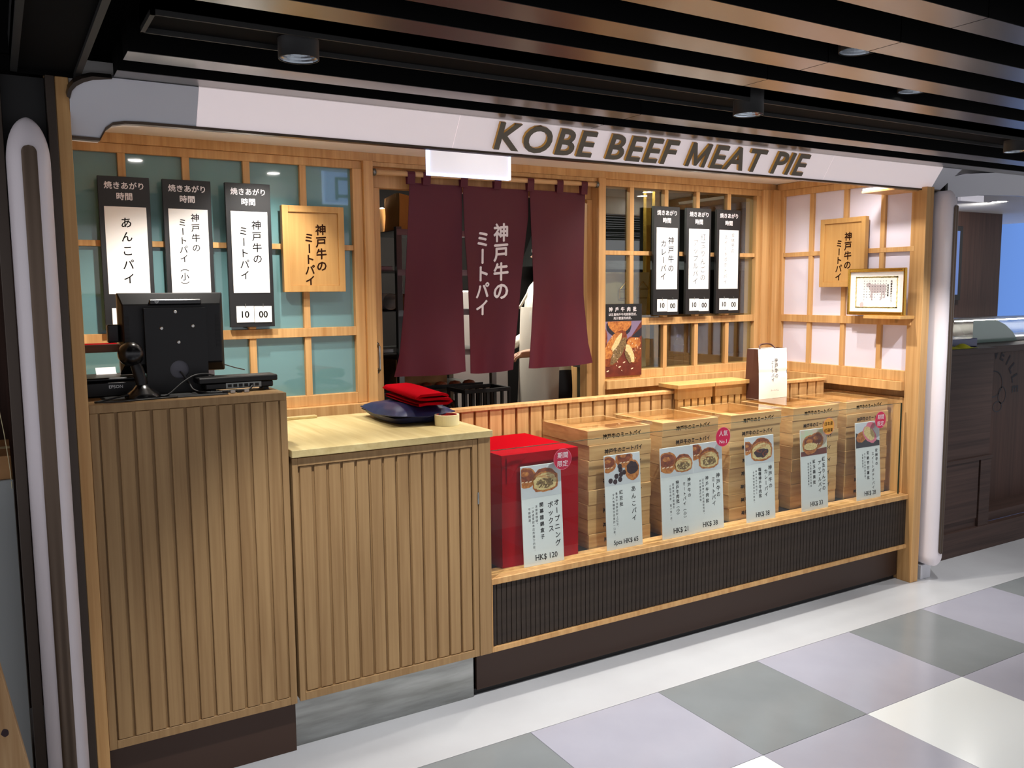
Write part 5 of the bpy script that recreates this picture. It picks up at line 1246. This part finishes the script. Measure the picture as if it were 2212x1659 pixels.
# ---- behind the right-hand window
kc = thing('kitchen_worktop', (3.8, 4.1, KZ), 'steel worktop running behind the right-hand window', 'worktop')
bx('top', 3.06, 4.85, 3.815, 4.40, 1.075, 1.10, STEELD, kc, .002); bx('base', 3.08, 4.83, 3.83, 4.38, KZ, 1.0745, OLIVE, kc, 0)
bt = thing('water_bottle', (3.525, 3.95, 1.1005), 'clear water bottle with a blue label behind the right-hand window', 'bottle')
c0 = (3.525, 3.95, 1.1005)
t = MB(); t.lathe([(0, .002), (.028, .0), (.031, .01), (.030, .05), (.032, .06), (.032, .12), (.026, .145), (.013, .158), (.013, .165)], BOTTLE, c=c0, seg=24); mesh_obj('bottle_body', t, bt, smooth=True)
t = MB(); t.lathe([(.0325, .062), (.0330, .064), (.0330, .112), (.0325, .114)], LABELB, c=c0, seg=24); mesh_obj('label_band', t, bt, smooth=True)
t = MB(); t.lathe([(.0142, .160), (.0145, .161), (.0145, .176), (0, .177)], CAPB, c=c0, seg=20); mesh_obj('cap', t, bt, smooth=False)
t = MB(); mq = lambda a, b: (c0[0]-.012+.035*math.sin(a), c0[1]-.035*math.cos(a), c0[2]+b)
star = [(.3+(.34 if k % 2 == 0 else .15)*math.sin(2*PI*k/10), .083+(.012 if k % 2 == 0 else .005)*math.cos(2*PI*k/10)) for k in range(10)]; t.poly([mq(a, b) for a, b in star], GREENL)
mesh_obj('label_star', t, bt)
ov = thing('steel_oven', (3.10, 4.2, 1.10), 'beige steel oven behind the poster and right-hand window', 'oven')
bx('casing', 3.07, 3.25, 4.02, 4.38, 1.101, 1.50, CREAMP, ov, .004); bx('oven_door', 3.08, 3.24, 4.0, 4.0195, 1.14, 1.47, OLIVE, ov, .003); bx('door_handle', 3.08, 3.22, 3.975, 3.985, 1.44, 1.452, STEEL, ov, .002)
pb = thing('plastic_bag', (3.06, 3.92, 1.1005), 'beige translucent plastic bag with house-shaped wire racks behind the window', 'bag')
t = MB(); t.grid(lambda u, v: (2.90+.34*u, 3.90+.02*math.sin(7*u+3*v)+.04*v*(1-u), 1.101+.545*v), 14, 14, principled('bag_film', srgb(206, 188, 146), .25, spec=.6)); mesh_obj('film', t, pb, smooth=True)
for k, xx in enumerate((3.07, 3.19)):
    t = MB(); z0 = 1.50; t.tube([(xx-.045, 3.885, z0), (xx+.045, 3.885, z0), (xx+.045, 3.885, z0+.05), (xx, 3.885, z0+.095), (xx-.045, 3.885, z0+.05), (xx-.045, 3.885, z0)], .003, GOLD, 6); t.tube([(xx-.045, 3.885, z0+.05), (xx+.045, 3.885, z0+.05)], .003, GOLD, 6); mesh_obj('wire_house', t, pb)
for xx in (3.27, 3.335):
    tag(bx('brass_post', xx, xx+.035, 3.955, 3.985, 1.1005, 2.39, GOLD, None, .002), 'vertical brass post behind the right-hand window, %s of two' % ('left' if xx < 3.3 else 'right'), 'post', 'brass posts behind the window')
hd = thing('extractor_hood', (3.9, 4.9, 1.7), 'dark steel extractor hood deep in the kitchen', 'extractor hood')
t = MB(); a_, b_, c_, d_ = 3.35, 4.8, 4.6, 5.5
t.raw([(a_, c_, 1.72), (b_, c_, 1.72), (b_, d_, 1.72), (a_, d_, 1.72), (a_+.3, c_+.3, 2.39), (b_-.3, c_+.3, 2.39), (b_-.3, d_, 2.39), (a_+.3, d_, 2.39)], [(3, 2, 1, 0), (4, 5, 6, 7), (0, 1, 5, 4), (1, 2, 6, 5), (2, 3, 7, 6), (3, 0, 4, 7)], STEELD); mesh_obj('canopy', t, hd)
bx('front_rim', 3.34, 4.81, 4.58, 4.60, 1.68, 1.74, STEEL, hd, .002)

# ================================================================== NEIGHBOURING SHOP
nc = thing('dark_counter', (4.7, 3.1, 0), 'dark brown panelled counter of the neighbouring shop', 'counter')
bx('body', 4.262, 4.985, 2.875, 3.55, 0.02, 1.165, DARKW, nc, .001); bx('top', 4.255, 4.995, 2.86, 3.60, 1.1655, 1.197, DARKW, nc, .001)
bx('skirt_board', 4.258, 5.003, 2.858, 2.8745, 0.545, 0.565, DARKW, nc, .001); bx('front_panel', 4.262, 4.87, 2.864, 2.8745, 0.20, 0.545, DARKW, nc, .001); bx('corner_stile', 4.885, 4.99, 2.862, 2.8745, 0.04, 0.545, DARKW, nc, .001)
bx('plinth', 4.262, 8.5, 2.855, 2.90, 0.0, 0.145, DARKW, nc, .001)
np_ = thing('logo_panel', (6.0, 3.1, 0.15), 'near-black wood front of the neighbouring shop with a circular logo', 'counter front')
bx('panel', 4.99, 8.5, 3.05, 3.10, 0.146, 1.150, DARKV, np_, 0); bx('panel_top', 4.997, 8.5, 2.98, 3.60, 1.151, 1.19, DARKW, np_, .001); bx('ledge_step', 4.99, 8.5, 2.90, 3.05, 0.146, 0.20, DARKW, np_, 0)
t = MB(); lcx, lcz = 5.300, 0.900; preload([(c, .03, 2) for c in 'MERVILTYFNC'])
def arc_text(txt, rad, a_start, step, size, mat, flip=False):
    for i, ch in enumerate(txt):
        vs_, fs_ = glyph(ch, .03, 2); a = math.radians(a_start-step*i); mx_ = sum((min(v[0] for v in vs_), max(v[0] for v in vs_)))/2
        pts = []
        for x, y in vs_:
            x = (x-mx_)*size; y *= size
            pts.append((lcx+math.cos(a)*(rad+y)+math.sin(a)*x, 3.0492, lcz+math.sin(a)*(rad+y)-math.cos(a)*x))
        t.raw(pts, fs_, mat)
arc_text('MERVEILLE', 0.205, 140, 17.5, 0.095, INKG)
def ringm(cx, cz, rx, rz, th, n=24):
    for k in range(n):
        a, b = 2*PI*k/n, 2*PI*(k+1)/n
        t.poly([(cx+rx*math.cos(a), 3.0490, cz+rz*math.sin(a)), (cx+rx*math.cos(b), 3.0490, cz+rz*math.sin(b)), (cx+(rx-th)*math.cos(b), 3.0490, cz+(rz-th)*math.sin(b)), (cx+(rx-th)*math.cos(a), 3.0490, cz+(rz-th)*math.sin(a))], INKG)
ringm(lcx, lcz+.045, .095, .085, .008); ringm(lcx+.095, lcz-.03, .045, .055, .007); ringm(lcx+.05, lcz-.10, .05, .035, .007)
mesh_obj('emblem', t, np_)
nf = struct(thing('trim_3', (6.0, 2.7, 2.0)))
t = MB()
prof = [(4.262, 2.006), (4.40, 2.020), (4.62, 2.040), (4.95, 2.052), (5.4, 2.045), (8.5, 2.045)]; top = [(4.262, 2.110), (4.36, 2.130), (4.62, 2.150), (4.95, 2.155), (5.4, 2.155), (8.5, 2.155)]
F = [(x, sy(z)+.02, z) for x, z in prof]; T = [(x, sy(z)+.02, z) for x, z in top]; B1 = [(x, y+.03, z) for x, y, z in F]; B2 = [(x, y+.03, z) for x, y, z in T]
n = len(F); t.raw(F+T+B1+B2, [(i, i+1, n+i+1, n+i) for i in range(n-1)]+[(2*n+i+1, 2*n+i, 3*n+i, 3*n+i+1) for i in range(n-1)]+[(i+1, i, 2*n+i, 2*n+i+1) for i in range(n-1)]+[(n+i, n+i+1, 3*n+i+1, 3*n+i) for i in range(n-1)]+[(0, n, 3*n, 2*n)], FASCIA)
mesh_obj('fascia', t, nf)
bx('dark_gap', 4.242, 4.262, 2.745, 2.85, 1.98, 2.15, BLACK, nf, 0)
bx('soffit_board', 4.262, 8.5, 2.79, 5.2, 2.15, 2.17, SOFFIT, nf, 0)
tag(bx('hanging_light_box', 4.93, 5.165, 3.09, 3.11, 2.055, 2.1495, EXITW, None, .001), 'small white hanging light box in the neighbouring shop', 'exit sign')
struct(bx('wall_neighbour', 5.4, 7.30, 4.20, 4.30, 0, 2.15, DARKV))
struct(bx('wall_blue', 5.0, 10.5, 5.35, 5.4, 0, 2.6, BLUEW))
sc2 = thing('wall_screen', (6.58, 4.18, 1.47), 'dark-framed wall screen showing blue in the neighbouring shop', 'screen')
bx('bezel', 6.25, 6.70, 4.165, 4.1995, 1.44, 2.03, BLACK, sc2, .002); bx('display', 6.27, 6.655, 4.162, 4.1648, 1.485, 1.99, LCD, sc2, 0)
gc = thing('glass_cake_case', (5.8, 3.4, 1.19), 'curved glass cake case on the neighbouring counter', 'display case')
t = MB(); arc = [(5.30, 1.335), (5.55, 1.335), (5.66, 1.30), (5.75, 1.25), (5.81, 1.192)]
t.poly([(x, 3.20, z) for x, z in arc]+[(5.30, 3.20, 1.192)], GREENG); mesh_obj('end_glass', t, gc)
t = MB(); t.grid(lambda u, v: (5.30+2.6*v, 3.22+.30*math.sin(u*PI/2)*0+.28*u, 1.192+.145*math.sin((1-abs(u*2-1))*PI/2)), 16, 2, LIDG); mesh_obj('curved_glass', t, gc, smooth=True)
bx('case_base', 5.32, 7.9, 3.22, 3.50, 1.1905, 1.215, STEEL, gc, .001); bx('led_strip', 5.45, 7.9, 3.40, 3.42, 1.318, 1.326, LED, gc, 0); bx('top_rail', 5.30, 7.9, 3.38, 3.50, 1.327, 1.340, STEEL, gc, .001)
t = MB(); bb = thing('blue_carton', (5.0, 3.15, 1.198), 'flat dark blue carton on the neighbouring counter', 'carton')
bx('box', 4.72, 4.985, 2.98, 3.20, 1.1975, 1.245, BLUEB, bb, .002)
t = MB(); t.raw([(4.72, 2.98, 1.245), (4.985, 2.98, 1.2455), (4.985, 3.20, 1.246), (4.72, 3.20, 1.285)], [(0, 1, 2, 3)], BLUEB); mesh_obj('lid', t, bb)
t = MB(); yc_ = thing('yellow_cloth', (4.72, 2.93, 1.198), 'crumpled yellow cloth in front of the blue carton', 'cloth')
t.grid(lambda u, v: (4.60+.25*u, 2.885+.08*v, 1.199+.028*math.sin(PI*v)*abs(math.sin(6*u+1))*math.sin(PI*u)), 16, 8, YELL); mesh_obj('sheet', t, yc_, smooth=True)
nl = thing('added_neighbour_lamp', (6.2, 3.6, 2.14), 'ceiling lamp added to light the neighbouring shop', 'ceiling light')  # added to brighten the neighbouring shop
t = MB(); t.lathe([(.05, 0), (.06, -.002), (.062, .002)], WHITE, c=(6.2, 3.6, 2.148), seg=24); mesh_obj('trim_ring', t, nl); t = MB(); t.lathe([(.05, -.0005), (0, -.0005)], LAMP, c=(6.2, 3.6, 2.148), seg=20); mesh_obj('lens', t, nl)
spot('lamp_light', (6.2, 3.6, 2.13), (6.5, 4.6, 1.2), 22, 140, NEUTRAL, .8, .05, nl)

# ================================================================== LEFT EDGE
gcab = thing('gray_cabinet', (-0.2, 3.0, 0), 'plain blue-gray cabinet beyond the left pillar', 'cabinet')
bx('side_panel', -0.60, 0.015, 2.86, 3.30, 0.06, 1.016, GRAYP, gcab, .002); bx('plinth', -0.60, 0.01, 2.88, 3.30, 0.0, 0.06, BLACK, gcab, 0)
ct = thing('cardboard_carton', (-0.2, 3.0, 1.016), 'tan cardboard carton on top of the blue-gray cabinet', 'carton')
bx('box', -0.45, 0.012, 2.87, 3.20, 1.0165, 1.085, CARDBOARD, ct, .001); bx('tape_strip', -0.45, 0.0122, 3.01, 3.05, 1.0852, 1.0858, TAPE, ct, 0)
t = MB(); t.tube(curve_pts([(-.02, 2.868, 1.45), (-.01, 2.867, 1.25), (.0, 2.866, 1.15), (.008, 2.866, 1.05), (.010, 2.857, .99)], 30), .0012, TAPE, 5)
tag(mesh_obj('string', t), 'thin pale string hanging over the tan carton', 'string')
struct(bx('wall_far', -2.4, 0.1195, 3.60, 3.70, 0, 2.52, DARKV))
pk_ = thing('pine_plank', (0.0, 2.6, 0), 'knotty pine plank leaning at the lower left edge', 'plank')
Mp = Matrix.Translation((0.052, 2.55, 0.0)) @ Matrix.Rotation(math.radians(-9.5), 4, 'Y')
t = MB(); t.box(-.12, 0.0, -.02, .02, .0205, 1.0, PINE, Mp); mesh_obj('board', t, pk_, bevel=.002)
t = MB(); blob(t, lambda a, b: tuple(Mp @ Vector((a, -.0206, b))), -.03, .42, .009, .011, BEAN, 14, .1, 0, 3); mesh_obj('knot', t, pk_)
t = MB(); t.box(-.10, -.052, -.034, -.0206, .46, .52, principled('blue_plastic', srgb(20, 60, 180), .4), Mp); mesh_obj('blue_clip', t, pk_, bevel=.002)
